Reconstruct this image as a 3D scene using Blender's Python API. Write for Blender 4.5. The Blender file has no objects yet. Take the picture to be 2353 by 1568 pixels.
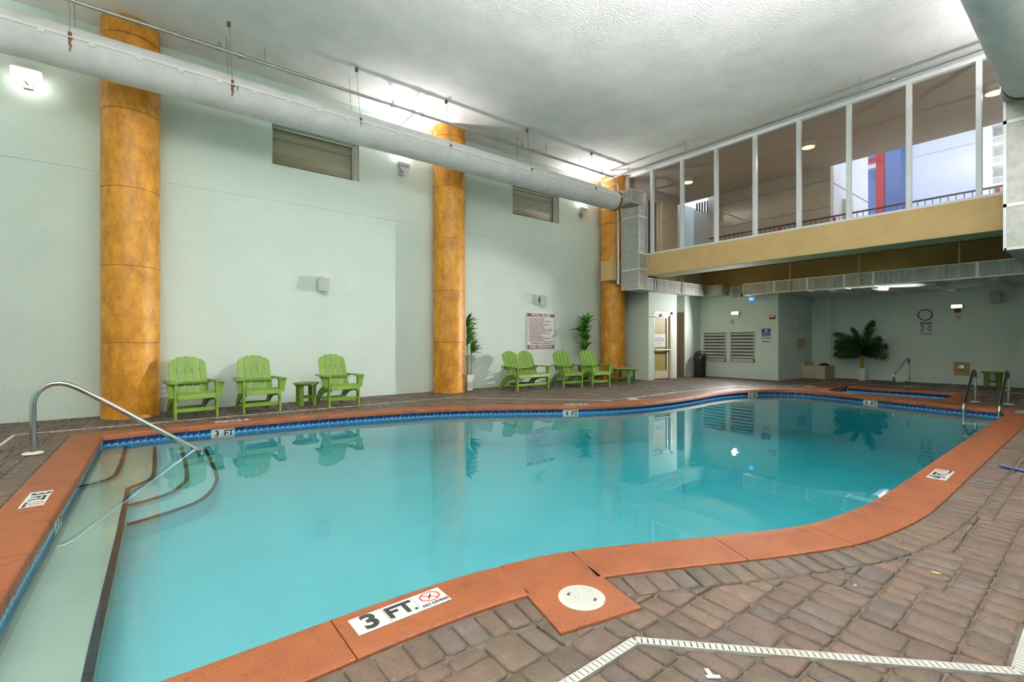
import bpy, math, random
from mathutils import Vector, Matrix, geometry
random.seed(7)
PI = math.pi
SC = bpy.context.scene
COL = SC.collection

# ---------------------------------------------------------------- camera, world, exposure
CAM_H = 1.25
YAW = math.radians(52.05)          # heading measured from +X (along the long left wall)
cd = bpy.data.cameras.new('camera'); cam = bpy.data.objects.new('camera', cd); COL.objects.link(cam)
cam.location = (0, 0, CAM_H); cam.rotation_euler = (PI/2, 0, YAW - PI/2)
cd.sensor_fit = 'HORIZONTAL'; cd.sensor_width = 36; cd.lens = 36*1083/2353; cd.clip_start = .05; cd.clip_end = 300
SC.camera = cam
SC.view_settings.view_transform = 'Standard'; SC.view_settings.look = 'None'
SC.view_settings.gamma = 1; SC.view_settings.use_curve_mapping = False
SC.view_settings.exposure = 1.2
SC.cycles.use_denoising = True
SC.cycles.max_bounces = 10; SC.cycles.diffuse_bounces = 6; SC.cycles.transparent_max_bounces = 12
SC.cycles.sample_clamp_indirect = 6; SC.cycles.caustics_reflective = False; SC.cycles.caustics_refractive = False
W = bpy.data.worlds.new('sky'); SC.world = W; W.use_nodes = True
wn = W.node_tree.nodes; wl = W.node_tree.links
bgn = wn['Background']
bgn.inputs[0].default_value = (.80, .88, 1.0, 1); bgn.inputs[1].default_value = 1.0
FLOOD_W = 22.0       # floodlights on the left wall
FLOOD_R = 820.0      # unseen floodlights added behind the camera for even brightness
FARLAMP_W = 40.0    # the lamp above the vents
NEARLAMP_W = 52.0   # the small lamp by the clock

# ---------------------------------------------------------------- materials
MATS = {}
def nmat(name):
    m = bpy.data.materials.new(name); m.use_nodes = True
    nt = m.node_tree; b = nt.nodes['Principled BSDF']; MATS[name] = m
    return m, nt, b
def ramp(nt, stops, interp='LINEAR'):
    r = nt.nodes.new('ShaderNodeValToRGB'); e = r.color_ramp.elements; r.color_ramp.interpolation = interp
    while len(e) > 1: e.remove(e[-1])
    e[0].position = stops[0][0]; e[0].color = (*stops[0][1], 1)
    for p, c in stops[1:]:
        x = e.new(p); x.color = (*c, 1)
    return r
def coords(nt, kind):
    if kind == 'world':
        g = nt.nodes.new('ShaderNodeNewGeometry'); return g.outputs['Position']
    t = nt.nodes.new('ShaderNodeTexCoord'); return t.outputs['Object']
def noise(nt, co, scale, detail=4, rough=.55, stretch=None):
    n = nt.nodes.new('ShaderNodeTexNoise'); n.inputs['Scale'].default_value = scale
    n.inputs['Detail'].default_value = detail; n.inputs['Roughness'].default_value = rough
    if stretch:
        mp = nt.nodes.new('ShaderNodeMapping'); mp.inputs['Scale'].default_value = stretch
        nt.links.new(co, mp.inputs[0]); co = mp.outputs[0]
    nt.links.new(co, n.inputs['Vector']); return n.outputs['Fac']
def mixc(nt, fac, a, b, mode='MIX'):
    m = nt.nodes.new('ShaderNodeMix'); m.data_type = 'RGBA'; m.blend_type = mode
    for s, v in ((m.inputs[0], fac), (m.inputs[6], a), (m.inputs[7], b)):
        if hasattr(v, 'links') or hasattr(v, 'is_linked'): nt.links.new(v, s)
        elif isinstance(v, (int, float)): s.default_value = v
        else: s.default_value = (*v, 1)
    return m.outputs[2]
def bump(nt, b, h, strength, dist):
    n = nt.nodes.new('ShaderNodeBump'); n.inputs['Strength'].default_value = strength; n.inputs['Distance'].default_value = dist
    nt.links.new(h, n.inputs['Height']); nt.links.new(n.outputs[0], b.inputs['Normal'])
def plain(name, col, rough=.6, metal=0, var=0, vscale=3, bscale=0, bstr=.3, bdist=.01, space='world', stretch=None, spec=None):
    m, nt, b = nmat(name)
    b.inputs['Base Color'].default_value = (*col, 1); b.inputs['Roughness'].default_value = rough; b.inputs['Metallic'].default_value = metal
    if spec is not None: b.inputs['Specular IOR Level'].default_value = spec
    co = coords(nt, space)
    if var:
        f = noise(nt, co, vscale, 5, .6, stretch)
        r = ramp(nt, [(.3, tuple(c*(1-var) for c in col)), (.7, tuple(min(1, c*(1+var)) for c in col))])
        nt.links.new(f, r.inputs[0]); nt.links.new(r.outputs[0], b.inputs['Base Color'])
    if bscale: bump(nt, b, noise(nt, co, bscale, 3), bstr, bdist)
    return m
def emis(name, col, strength):
    m, nt, b = nmat(name)
    b.inputs['Base Color'].default_value = (*col, 1); b.inputs['Emission Color'].default_value = (*col, 1); b.inputs['Emission Strength'].default_value = strength
    return m
plain('stucco_green', (.65, .745, .68), .8, var=.03, vscale=1.2, bscale=38, bstr=.55, bdist=.012)
plain('ceiling_texture', (.85, .835, .84), .9, var=.07, vscale=1.6, bscale=30, bstr=.6, bdist=.012)
plain('wall_white', (.72, .74, .72), .8, bscale=30, bstr=.4)
plain('beam_ochre', (.64, .43, .19), .7, var=.07, vscale=2.5, bscale=60, bstr=.2)
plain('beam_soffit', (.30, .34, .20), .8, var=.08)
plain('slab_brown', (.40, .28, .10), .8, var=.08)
plain('white_alu', (.84, .85, .86), .4, var=.03)
plain('beige_frame', (.60, .57, .46), .5)
plain('beige_plaster', (.72, .69, .52), .8, var=.06, vscale=2)
plain('sheet_metal', (.47, .47, .44), .42, .55, var=.16, vscale=9)
plain('sheet_metal_dirty', (.42, .44, .40), .5, .4, var=.3, vscale=16, stretch=(1, 1, .12))
plain('metal_edge', (.74, .76, .76), .35, .4)
plain('duct_fabric', (.72, .69, .70), .75, var=.09, vscale=4, bscale=7, bstr=.35, bdist=.03)
plain('duct_strip', (.80, .80, .78), .5)
plain('rust', (.17, .08, .04), .85, var=.4, vscale=30)
plain('galvanised', (.46, .47, .48), .35, .8, var=.1, vscale=8)
plain('wire_rusty', (.30, .22, .14), .7, .3)
plain('dark_metal', (.05, .05, .05), .5, .4)
plain('stainless', (.60, .60, .58), .16, 1.0, bscale=0)
plain('plastic_cream', (.78, .74, .60), .5)
plain('plastic_white', (.80, .80, .77), .5)
plain('lid_white', (.62, .62, .58), .55)
plain('groove_grey', (.36, .36, .34), .7)
plain('black_plastic', (.008, .008, .009), .45)
plain('paint_green', (.135, .245, .022), .45, var=.12, vscale=6, space='object', bscale=60, bstr=.08)
plain('speaker_cream', (.72, .74, .72), .5)
plain('grille_grey', (.40, .41, .40), .6, bscale=300, bstr=.4, bdist=.003)
plain('maroon', (.15, .004, .007), .5)
plain('sign_white', (.66, .67, .66), .45)
plain('sign_blue', (.008, .035, .19), .5)
plain('ink_black', (.015, .015, .015), .6)
plain('ink_red', (.62, .03, .03), .6)
plain('ink_teal', (.01, .13, .13), .6)
plain('alarm_red', (.35, .012, .012), .4)
plain('strobe_glass', (.85, .85, .82), .2)
plain('door_olive', (.33, .255, .075), .55, var=.1, vscale=5)
plain('door_frame', (.62, .56, .40), .5)
plain('door_brown', (.17, .11, .06), .7, var=.1)
plain('louver_grey', (.50, .50, .46), .5, var=.1)
plain('louver_dark', (.05, .05, .045), .8)
plain('plywood_ochre', (.46, .31, .12), .7, var=.1)
plain('box_beige', (.50, .42, .29), .7, var=.06, vscale=4)
plain('black_cloth', (.008, .008, .01), .9)
plain('pot_white', (.76, .75, .74), .45)
plain('pot_terracotta', (.13, .035, .025), .6)
plain('soil', (.03, .02, .012), .95)
plain('leaf_green', (.06, .22, .02), .4, var=.35, vscale=7)
plain('leaf_bright', (.11, .32, .035), .4, var=.35, vscale=7)
plain('leaf_palm', (.012, .055, .014), .5, var=.3, vscale=6)
plain('stem_green', (.16, .20, .05), .6)
plain('trunk_yellow', (.30, .24, .04), .7, var=.6, vscale=18)
plain('nosing_navy', (.004, .005, .012), .8)
plain('drain_white', (.62, .61, .57), .5, var=.05, vscale=12)
plain('grout', (.62, .66, .66), .8)
plain('joint_sand', (.085, .07, .05), .95, var=.35, vscale=14, bscale=90, bstr=.5)
plain('litter_yellow', (.65, .52, .16), .8)
plain('paper_white', (.78, .78, .76), .7)
plain('corridor_ceiling', (.50, .445, .41), .85, var=.05, bscale=40, bstr=.3)
plain('corridor_wall', (.47, .42, .36), .85, var=.05, vscale=1.5, bscale=26, bstr=.6, bdist=.02)
plain('ext_white', (.70, .71, .76), .85, var=.03, bscale=20, bstr=.4, bdist=.02)
plain('ext_lavender', (.62, .65, .82), .85, var=.02, bscale=20, bstr=.4)
plain('ext_blue', (.17, .25, .52), .7, var=.05)
plain('ext_blue_dark', (.05, .12, .32), .6)
plain('ext_red', (.55, .02, .03), .5)
plain('ext_black', (.02, .02, .022), .5)
plain('ext_balcony', (.74, .72, .72), .8)
plain('ext_grey', (.45, .47, .45), .8)  # plain grey for the far block's rear wall, its windows and a joint
emis('lamp_glow', (1, .97, .9), 14)
emis('lamp_soft', (1, .97, .9), 4)
emis('amber_glow', (1, .55, .14), 3.2)
emis('blue_glow', (.05, .25, 1), 2.0)

# pool plaster
plain('pool_plaster', (.24, .435, .485), .8, var=.05, vscale=1.1, bscale=90, bstr=.2)
plain('step_plaster', (.31, .37, .31), .8, var=.12, vscale=1.4)
# mottled column paint
m, nt, b = nmat('column_paint'); co = coords(nt, 'world')
f1 = noise(nt, co, 2.6, 8, .65); f2 = noise(nt, co, 9, 6, .7, (1, 1, .45)); f3 = noise(nt, co, 26, 6, .7)
r1 = ramp(nt, [(.28, (.36, .145, .010)), (.45, (.52, .225, .014)), (.60, (.62, .285, .022)), (.76, (.66, .34, .06))]); nt.links.new(f1, r1.inputs[0])
r2 = ramp(nt, [(.36, (.72, .66, .58)), (.60, (1.15, 1.12, 1.05))]); nt.links.new(f2, r2.inputs[0])
c = mixc(nt, 1.0, r1.outputs[0], r2.outputs[0], 'MULTIPLY')
r3 = ramp(nt, [(.66, (0, 0, 0)), (.74, (1, 1, 1))]); nt.links.new(f3, r3.inputs[0])
md = nt.nodes.new('ShaderNodeMath'); md.operation = 'MULTIPLY'; md.inputs[1].default_value = .30; nt.links.new(r3.outputs[0], md.inputs[0])
c = mixc(nt, md.outputs[0], c, (.62, .45, .25)); nt.links.new(c, b.inputs['Base Color'])
b.inputs['Roughness'].default_value = .45; bump(nt, b, f3, .12, .01)
# painted coping
m, nt, b = nmat('coping_paint'); co = coords(nt, 'world')
f1 = noise(nt, co, 3.2, 6, .6); r1 = ramp(nt, [(.3, (.205, .057, .016)), (.7, (.285, .082, .023))]); nt.links.new(f1, r1.inputs[0])
f2 = noise(nt, co, 7.5, 8, .75); r2 = ramp(nt, [(.54, (0, 0, 0)), (.64, (1, 1, 1))]); nt.links.new(f2, r2.inputs[0])
at = nt.nodes.new('ShaderNodeAttribute'); at.attribute_name = 'wear'
ad = nt.nodes.new('ShaderNodeMath'); ad.operation = 'MULTIPLY'; nt.links.new(r2.outputs[0], ad.inputs[0]); nt.links.new(at.outputs['Fac'], ad.inputs[1])
c = mixc(nt, ad.outputs[0], r1.outputs[0], (.075, .035, .028))
f4 = noise(nt, co, 160, 3, .6); r4 = ramp(nt, [(.38, (.62, .58, .55)), (.52, (1.0, 1.0, 1.0)), (.70, (1.35, 1.4, 1.45))]); nt.links.new(f4, r4.inputs[0])
c = mixc(nt, 1.0, c, r4.outputs[0], 'MULTIPLY'); nt.links.new(c, b.inputs['Base Color'])
b.inputs['Roughness'].default_value = .52; bump(nt, b, noise(nt, co, 110, 3), .5, .005)
# pavers
m, nt, b = nmat('paver_stone'); co = coords(nt, 'world')
at = nt.nodes.new('ShaderNodeAttribute'); at.attribute_name = 'tint'
f1 = noise(nt, co, 13, 6, .7); r1 = ramp(nt, [(.3, (.74, .72, .68)), (.7, (1.22, 1.18, 1.12))]); nt.links.new(f1, r1.inputs[0])
c = mixc(nt, 1.0, at.outputs['Color'], r1.outputs[0], 'MULTIPLY')
f2 = noise(nt, co, 140, 4, .7); r2 = ramp(nt, [(.36, (.45, .42, .38)), (.48, (1, 1, 1)), (.66, (1.05, 1.05, 1.05)), (.74, (1.6, 1.55, 1.5))]); nt.links.new(f2, r2.inputs[0])
c = mixc(nt, 1.0, c, r2.outputs[0], 'MULTIPLY'); nt.links.new(c, b.inputs['Base Color'])
rr = ramp(nt, [(.35, (.42,)*3), (.65, (.72,)*3)]); nt.links.new(noise(nt, co, 1.3, 3), rr.inputs[0]); nt.links.new(rr.outputs[0], b.inputs['Roughness'])
bump(nt, b, f2, .55, .006)
# waterline tile: wave print on one ceramic square (object space, x across, z up)
m, nt, b = nmat('tile_wave'); t = nt.nodes.new('ShaderNodeTexCoord'); sx = nt.nodes.new('ShaderNodeSeparateXYZ'); nt.links.new(t.outputs['Object'], sx.inputs[0])
def math1(op, a, bb):
    n = nt.nodes.new('ShaderNodeMath'); n.operation = op
    for s, v in ((n.inputs[0], a), (n.inputs[1], bb)):
        if v is None: continue
        if isinstance(v, (int, float)): s.default_value = v
        else: nt.links.new(v, s)
    return n.outputs[0]
w1 = math1('MULTIPLY', math1('SINE', math1('MULTIPLY', sx.outputs[0], 2*PI/.0755), None), .008)
w2 = math1('MULTIPLY', math1('SINE', math1('MULTIPLY', sx.outputs[0], 2*PI/.041), None), .004)
h = math1('ADD', math1('ADD', math1('ADD', sx.outputs[2], w1), w2), .08)
h = math1('DIVIDE', h, .16)
r = ramp(nt, [(0, (.04, .22, .42)), (.34, (.05, .27, .50)), (.46, (.10, .42, .66)), (.52, (.42, .68, .82)), (.57, (.03, .16, .42)), (.64, (.01, .06, .24)), (.72, (.003, .014, .08)), (.88, (.004, .02, .11)), (1, (.008, .04, .18))])
nt.links.new(h, r.inputs[0]); nt.links.new(r.outputs[0], b.inputs['Base Color']); b.inputs['Roughness'].default_value = .12
# glass pane and water surface: clear body + mirror part that grows towards grazing angles
def clear(name, tint, f0, rough=0.0, k=1.0, power=5):
    m = bpy.data.materials.new(name); m.use_nodes = True; MATS[name] = m; nt = m.node_tree
    nt.nodes.remove(nt.nodes['Principled BSDF']); out = nt.nodes['Material Output']
    tr = nt.nodes.new('ShaderNodeBsdfTransparent'); tr.inputs[0].default_value = (*tint, 1)
    gl = nt.nodes.new('ShaderNodeBsdfGlossy'); gl.inputs['Roughness'].default_value = rough
    lw = nt.nodes.new('ShaderNodeLayerWeight'); lw.inputs[0].default_value = .5
    p = nt.nodes.new('ShaderNodeMath'); p.operation = 'POWER'; nt.links.new(lw.outputs['Facing'], p.inputs[0]); p.inputs[1].default_value = power
    ma = nt.nodes.new('ShaderNodeMath'); ma.operation = 'MULTIPLY_ADD'; nt.links.new(p.outputs[0], ma.inputs[0]); ma.inputs[1].default_value = (1-f0)*k; ma.inputs[2].default_value = f0
    mx = nt.nodes.new('ShaderNodeMixShader'); nt.links.new(ma.outputs[0], mx.inputs[0]); nt.links.new(tr.outputs[0], mx.inputs[1]); nt.links.new(gl.outputs[0], mx.inputs[2])
    nt.links.new(mx.outputs[0], out.inputs['Surface']); return m, nt, out, gl
clear('glass_pane', (.95, .95, .94), .05)
clear('glass_tinted', (.90, .90, .84), .08)
m, nt, out, gl = clear('pool_water', (.97, .99, .99), .03, .0, .95, 4)
va = nt.nodes.new('ShaderNodeVolumeAbsorption'); va.inputs['Color'].default_value = (.22, .925, .955, 1); va.inputs['Density'].default_value = .85
nt.links.new(va.outputs[0], out.inputs['Volume'])
nb = nt.nodes.new('ShaderNodeBump'); nb.inputs['Strength'].default_value = .05; nb.inputs['Distance'].default_value = .01
nt.links.new(noise(nt, coords(nt, 'world'), 3.0, 2), nb.inputs['Height']); nt.links.new(nb.outputs[0], gl.inputs['Normal'])

# ---------------------------------------------------------------- mesh helpers
class MB:
    def __init__(s): s.v = []; s.f = []
    def add(s, vs, fs):
        o = len(s.v); s.v += [tuple(p) for p in vs]; s.f += [tuple(i+o for i in f) for f in fs]; return s
    def box(s, a, b):
        (x0, y0, z0), (x1, y1, z1) = a, b
        x0, x1 = min(x0, x1), max(x0, x1); y0, y1 = min(y0, y1), max(y0, y1); z0, z1 = min(z0, z1), max(z0, z1)
        return s.add([(x0,y0,z0),(x1,y0,z0),(x1,y1,z0),(x0,y1,z0),(x0,y0,z1),(x1,y0,z1),(x1,y1,z1),(x0,y1,z1)],
                     [(0,3,2,1),(4,5,6,7),(0,1,5,4),(1,2,6,5),(2,3,7,6),(3,0,4,7)])
    def obox(s, c, ax, ay, az, hx, hy, hz):
        c, ax, ay, az = map(Vector, (c, ax, ay, az)); vs = []
        for k in (-1, 1):
            for i, j in ((-1,-1),(1,-1),(1,1),(-1,1)): vs.append(c+ax*hx*i+ay*hy*j+az*hz*k)
        return s.add(vs, [(0,3,2,1),(4,5,6,7),(0,1,5,4),(1,2,6,5),(2,3,7,6),(3,0,4,7)])
    def prism(s, poly, o, ax, ay, az, t):          # poly (a,b) in the ax/ay plane at o, thickness t along az
        o, ax, ay, az = map(Vector, (o, ax, ay, az)); n = len(poly)
        A = sum(poly[i][0]*poly[(i+1) % n][1]-poly[(i+1) % n][0]*poly[i][1] for i in range(n))
        if A*(ax.cross(ay).dot(az))*t < 0: poly = poly[::-1]
        vs = [o+ax*a+ay*b for a, b in poly]+[o+ax*a+ay*b+az*t for a, b in poly]
        return s.add(vs, [tuple(range(n-1, -1, -1)), tuple(range(n, 2*n))]+[(i, (i+1) % n, n+(i+1) % n, n+i) for i in range(n)])
    def tube(s, pts, r, n=10, caps=True):
        pts = [Vector(p) for p in pts]; rs = r if isinstance(r, (list, tuple)) else [r]*len(pts); o = len(s.v); prev = None
        for i, p in enumerate(pts):
            d = (pts[min(i+1, len(pts)-1)]-pts[max(i-1, 0)]).normalized()
            if prev is None:
                u = d.orthogonal().normalized()
            else:
                u = (prev-d*prev.dot(d)); u = u.normalized() if u.length > 1e-6 else d.orthogonal().normalized()
            prev = u; w = d.cross(u)
            for k in range(n):
                a = 2*PI*k/n; s.v.append(tuple(p+(u*math.cos(a)+w*math.sin(a))*rs[i]))
        for i in range(len(pts)-1):
            for k in range(n):
                k2 = (k+1) % n; s.f.append((o+i*n+k, o+i*n+k2, o+(i+1)*n+k2, o+(i+1)*n+k))
        if caps:
            s.f.append(tuple(o+k for k in range(n-1, -1, -1))); s.f.append(tuple(o+(len(pts)-1)*n+k for k in range(n)))
        return s
    def lathe(s, prof, c=(0, 0, 0), n=24, axis='z', cap=True):
        o = len(s.v); c = Vector(c)
        for r, h in prof:
            for k in range(n):
                a = 2*PI*k/n; p = {'z': (r*math.cos(a), r*math.sin(a), h), 'x': (h, r*math.cos(a), r*math.sin(a)), 'y': (r*math.sin(a), h, r*math.cos(a))}[axis]
                s.v.append(tuple(c+Vector(p)))
        for i in range(len(prof)-1):
            for k in range(n):
                k2 = (k+1) % n; s.f.append((o+i*n+k, o+i*n+k2, o+(i+1)*n+k2, o+(i+1)*n+k))
        if cap:
            s.f.append(tuple(o+k for k in range(n-1, -1, -1))); s.f.append(tuple(o+(len(prof)-1)*n+k for k in range(n)))
        return s
    def mesh(s, name, mat, smooth=False):
        me = bpy.data.meshes.new(name); me.from_pydata(s.v, [], s.f); me.materials.append(MATS[mat]); me.update()
        if smooth:
            me.shade_smooth(); me.set_sharp_from_angle(angle=math.radians(40))
        return me
    def build(s, name, mat, parent=None, smooth=False, bevel=0, loc=None):
        return link(name, s.mesh(name, mat, smooth), parent, bevel, loc)
def link(name, me, parent=None, bevel=0, loc=None):
    o = bpy.data.objects.new(name, me); COL.objects.link(o)
    if parent: o.parent = parent
    if loc: o.location = loc
    if bevel:
        md = o.modifiers.new('bevel', 'BEVEL'); md.width = bevel; md.segments = 2; md.limit_method = 'ANGLE'; md.angle_limit = math.radians(40)
    return o
def empty(name, loc=(0, 0, 0), rz=0):
    o = bpy.data.objects.new(name, None); COL.objects.link(o); o.location = loc; o.rotation_euler = (0, 0, rz); o.empty_display_size = .1; return o
def tag(o, label, cat, group=None, kind=None):
    o['label'] = label; o['category'] = cat
    if group: o['group'] = group
    if kind: o['kind'] = kind
    return o
def struct(o, label, cat): return tag(o, label, cat, kind='structure')
def part(o, label): o['label'] = label; return o
def copy_tree(o, parent=None):
    c = o.copy(); COL.objects.link(c); c.parent = parent
    for ch in list(o.children): copy_tree(ch, c)
    return c
def text(name, body, size, mat, parent, M, align='CENTER', bold=0.0, depth=.0006, sx=1.0, shear=0, spacing=1.0):
    cu = bpy.data.curves.new(name, 'FONT'); cu.body = body; cu.size = size; cu.align_x = align; cu.align_y = 'CENTER'
    cu.offset = bold*size; cu.extrude = depth; cu.shear = shear; cu.space_line = spacing; cu.resolution_u = 3
    to = bpy.data.objects.new(name, cu); COL.objects.link(to)
    dg = bpy.context.evaluated_depsgraph_get(); me = bpy.data.meshes.new_from_object(to.evaluated_get(dg))
    bpy.data.objects.remove(to); bpy.data.curves.remove(cu)
    me.name = name; me.materials.clear(); me.materials.append(MATS[mat])
    me.transform(M @ Matrix.Diagonal((sx, 1, 1, 1)))
    return link(name, me, parent)
def frame(o, ax, ay):                               # matrix: local x -> ax, local y -> ay, local z -> ax x ay, origin o
    ax, ay = Vector(ax).normalized(), Vector(ay).normalized(); az = ax.cross(ay)
    return Matrix(((ax.x, ay.x, az.x, o[0]), (ax.y, ay.y, az.y, o[1]), (ax.z, ay.z, az.z, o[2]), (0, 0, 0, 1)))
def arc(c, r, a0, a1, n): return [(c[0]+r*math.cos(a0+(a1-a0)*i/n), c[1]+r*math.sin(a0+(a1-a0)*i/n)) for i in range(n+1)]

WL = 10.40     # left wall plane (Y)
CEIL = 6.47
XW = 12.10     # glazed wall plane (X)

# ---------------------------------------------------------------- pool outline (top inner edge of the coping)
def catmull(P, step=.06):
    out = []; n = len(P)
    for i in range(n-1):
        p0, p1, p2, p3 = P[max(i-1, 0)], P[i], P[i+1], P[min(i+2, n-1)]
        L = math.hypot(p2[0]-p1[0], p2[1]-p1[1]); k = max(1, int(L/step))
        for j in range(k):
            t = j/k; q = []
            for a in (0, 1):
                q.append(.5*(2*p1[a]+(p2[a]-p0[a])*t+(2*p0[a]-5*p1[a]+4*p2[a]-p3[a])*t*t+(3*p1[a]-p0[a]-3*p2[a]+p3[a])*t**3))
            out.append(tuple(q))
    out.append(tuple(P[-1])); return out
FAR = catmull([(-.435, 8.28), (.14, 8.345), (.6, 8.335), (1.5, 8.285), (2.36, 8.22), (3.21, 8.06), (4.0, 7.86), (4.7, 7.60), (5.5, 7.14), (6.35, 6.56), (7.0, 6.22), (7.8, 5.96), (8.7, 5.85), (9.8, 5.87), (10.9, 5.95), (11.9, 5.86), (12.7, 5.53), (13.12, 5.02), (13.1, 4.3), (12.87, 3.53), (12.63, 2.7), (12.42, 1.9), (12.27, 1.18)])
NEAR = catmull([(12.27, 1.18), (9, 1.18), (6.3, 1.178), (5.1, 1.172), (4.4, 1.185), (3.83, 1.255), (3.55, 1.318), (3.23, 1.442), (2.87, 1.605), (2.33, 1.87), (2.01, 2.005), (1.80, 2.07), (1.566, 2.118), (1.3, 2.158), (.9, 2.18), (.4, 2.178), (-.1, 2.175), (-.57, 2.18)])
LEFT = catmull([(-.57, 2.18), (-.435, 8.28)], .1)
RING = FAR[:-1]+NEAR[:-1]+LEFT[:-1]                 # clockwise seen from above
NR = len(RING)
def normals(ring):
    out = []; n = len(ring)
    for i in range(n):
        a, b, c = Vector(ring[i-1]), Vector(ring[i]), Vector(ring[(i+1) % n])
        d1 = (b-a).normalized(); d2 = (c-b).normalized(); n1 = Vector((-d1.y, d1.x)); n2 = Vector((-d2.y, d2.x))
        m = (n1+n2).normalized(); k = 1/max(.5, m.dot(n1)); out.append(m*k)
    return out
RN = normals(RING)                                  # outward
def off(d): return [(RING[i][0]+RN[i].x*d, RING[i][1]+RN[i].y*d) for i in range(NR)]
WATER = -.145
def pool_floor_z(x): return -.46 - .042*(x+.5)
SPA = (13.45, 2.30, 15.45, 4.60)                    # inner opening x0,y0,x1,y1

# ---------------------------------------------------------------- floor base (sand bed) with its openings
outer = [(-3.6, -.62), (18.6, -.62), (18.6, 10.5), (-3.6, 10.5)]
hole = off(.05)
spa_hole = [(SPA[0]-.05, SPA[1]-.05), (SPA[2]+.05, SPA[1]-.05), (SPA[2]+.05, SPA[3]+.05), (SPA[0]-.05, SPA[3]+.05)]
allp = [Vector((*p, 0)) for p in outer+hole+spa_hole]
tris = geometry.tessellate_polygon([[Vector((*p, 0)) for p in outer], [Vector((*p, 0)) for p in hole], [Vector((*p, 0)) for p in spa_hole]])
mb = MB(); ff = []
for t in tris:
    a, b_, c_ = (allp[i] for i in t)
    ff.append(t if (b_-a).cross(c_-a).z > 0 else (t[0], t[2], t[1]))
mb.add([(p.x, p.y, -.014) for p in allp], ff)
floor = struct(mb.build('floor', 'joint_sand'), 'brown tumbled paver pool deck around the pool', 'floor')

# ---------------------------------------------------------------- pool shell, steps, water
pool = empty('pool'); struct(pool, 'free-form indoor swimming pool basin with pale aqua plaster', 'pool')
sh = off(.03); mb = MB()
zt = -.072
vs = [(p[0], p[1], zt) for p in sh]+[(p[0], p[1], pool_floor_z(p[0])) for p in sh]
mb.add(vs, [(i, NR+i, NR+(i+1) % NR, (i+1) % NR) for i in range(NR)])
mb.build('basin_wall', 'pool_plaster', pool)
tr = geometry.tessellate_polygon([[Vector((*p, 0)) for p in sh]]); mb = MB(); ff = []
for t in tr:
    a, b_, c_ = (Vector((*sh[i], 0)) for i in t); ff.append(t if (b_-a).cross(c_-a).z > 0 else (t[0], t[2], t[1]))
mb.add([(p[0], p[1], pool_floor_z(p[0])) for p in sh], ff); mb.build('basin_floor', 'pool_plaster', pool)
# entry steps in the far left corner and the bench along the left side
steps = [('A', -.19, [(-.20, 8.42), (-.215, 7.30), (-.245, 6.60), (-.28, 6.47), (-.37, 6.36), (-.56, 6.28)]),
         ('B', -.23, [(.115, 8.42), (.10, 7.3), (.08, 6.53), (.055, 6.36), (-.01, 6.24), (-.13, 6.10)]),
         ('C', -.28, [(.42, 8.42), (.405, 7.29), (.38, 6.46), (.34, 6.18), (.21, 5.85), (.09, 5.75), (-.125, 5.64)]),
         ('D', -.33, [(.70, 8.42), (.69, 7.32), (.665, 6.45), (.63, 6.16), (.52, 5.74), (.39, 5.52), (.25, 5.42), (.05, 5.30), (-.12, 5.23)])]
def strip_tiles(path, z, parent, pitch=.15, w=.040):
    seg = [Vector(p) for p in path]; me = None; acc = []
    L = [0]
    for a, b_ in zip(seg, seg[1:]): L.append(L[-1]+(b_-a).length)
    def at(s):
        for i in range(len(seg)-1):
            if s <= L[i+1] or i == len(seg)-2:
                t = (s-L[i])/(L[i+1]-L[i]); return seg[i].lerp(seg[i+1], t)
    n = max(1, round(L[-1]/pitch)); p = L[-1]/n
    for k in range(n):
        a, b_ = at(k*p+.003), at((k+1)*p-.003); d = b_-a
        if a.y > 8.27: continue
        m_ = MB().box((-d.length/2, -w/2, -.004), (d.length/2, w/2, .006))
        o = m_.build('nosing_tile', 'nosing_navy', parent); c_ = (a+b_)/2; o.location = (c_.x, c_.y, z); o.rotation_euler = (0, 0, math.atan2(d.y, d.x))
lay = {'A': [], 'B': [], 'C': [], 'D': []}
for nm, z, path in steps:
    fine = catmull(path, .12)
    poly = fine+([(-.56, path[-1][1])] if nm in 'A' else ([(-.13, path[-1][1]), (-.56, path[-1][1])] if nm == 'B' else [(-.56, path[-1][1])]))+[(-.46, 8.42)]
    st = MB().prism(poly, (0, 0, z), (1, 0, 0), (0, 1, 0), (0, 0, -1), .80+z).build('step', 'step_plaster' if nm in 'AB' else 'pool_plaster', pool)
    strip_tiles(fine, z+.001, st)
bench = MB().prism([(-.132, 6.12), (-.15, 4.8), (-.172, 3.9), (-.19, 3.2), (-.21, 2.15), (-.62, 2.15), (-.56, 6.12)], (0, 0, -.23), (1, 0, 0), (0, 1, 0), (0, 0, -1), .56).build('bench', 'step_plaster', pool)
strip_tiles([(-.13, 6.10), (-.15, 4.8), (-.172, 3.9), (-.19, 3.2), (-.207, 2.2)], -.229, bench)
# water body (closed, reaching into the walls)
wb = off(.045); tr = geometry.tessellate_polygon([[Vector((*p, 0)) for p in wb]]); mb = MB(); ff = []
for t in tr:
    a, b_, c_ = (Vector((*wb[i], 0)) for i in t); ff.append(t if (b_-a).cross(c_-a).z > 0 else (t[0], t[2], t[1]))
vs = [(p[0], p[1], WATER) for p in wb]+[(p[0], p[1], -1.35) for p in wb]
mb.add(vs, ff+[tuple(NR+i for i in f[::-1]) for f in ff]+[(i, (i+1) % NR, NR+(i+1) % NR, NR+i)[::-1] for i in range(NR)])
wo = mb.build('pool_water', 'pool_water'); tag(wo, 'still turquoise water filling the swimming pool', 'water', kind='stuff')

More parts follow.
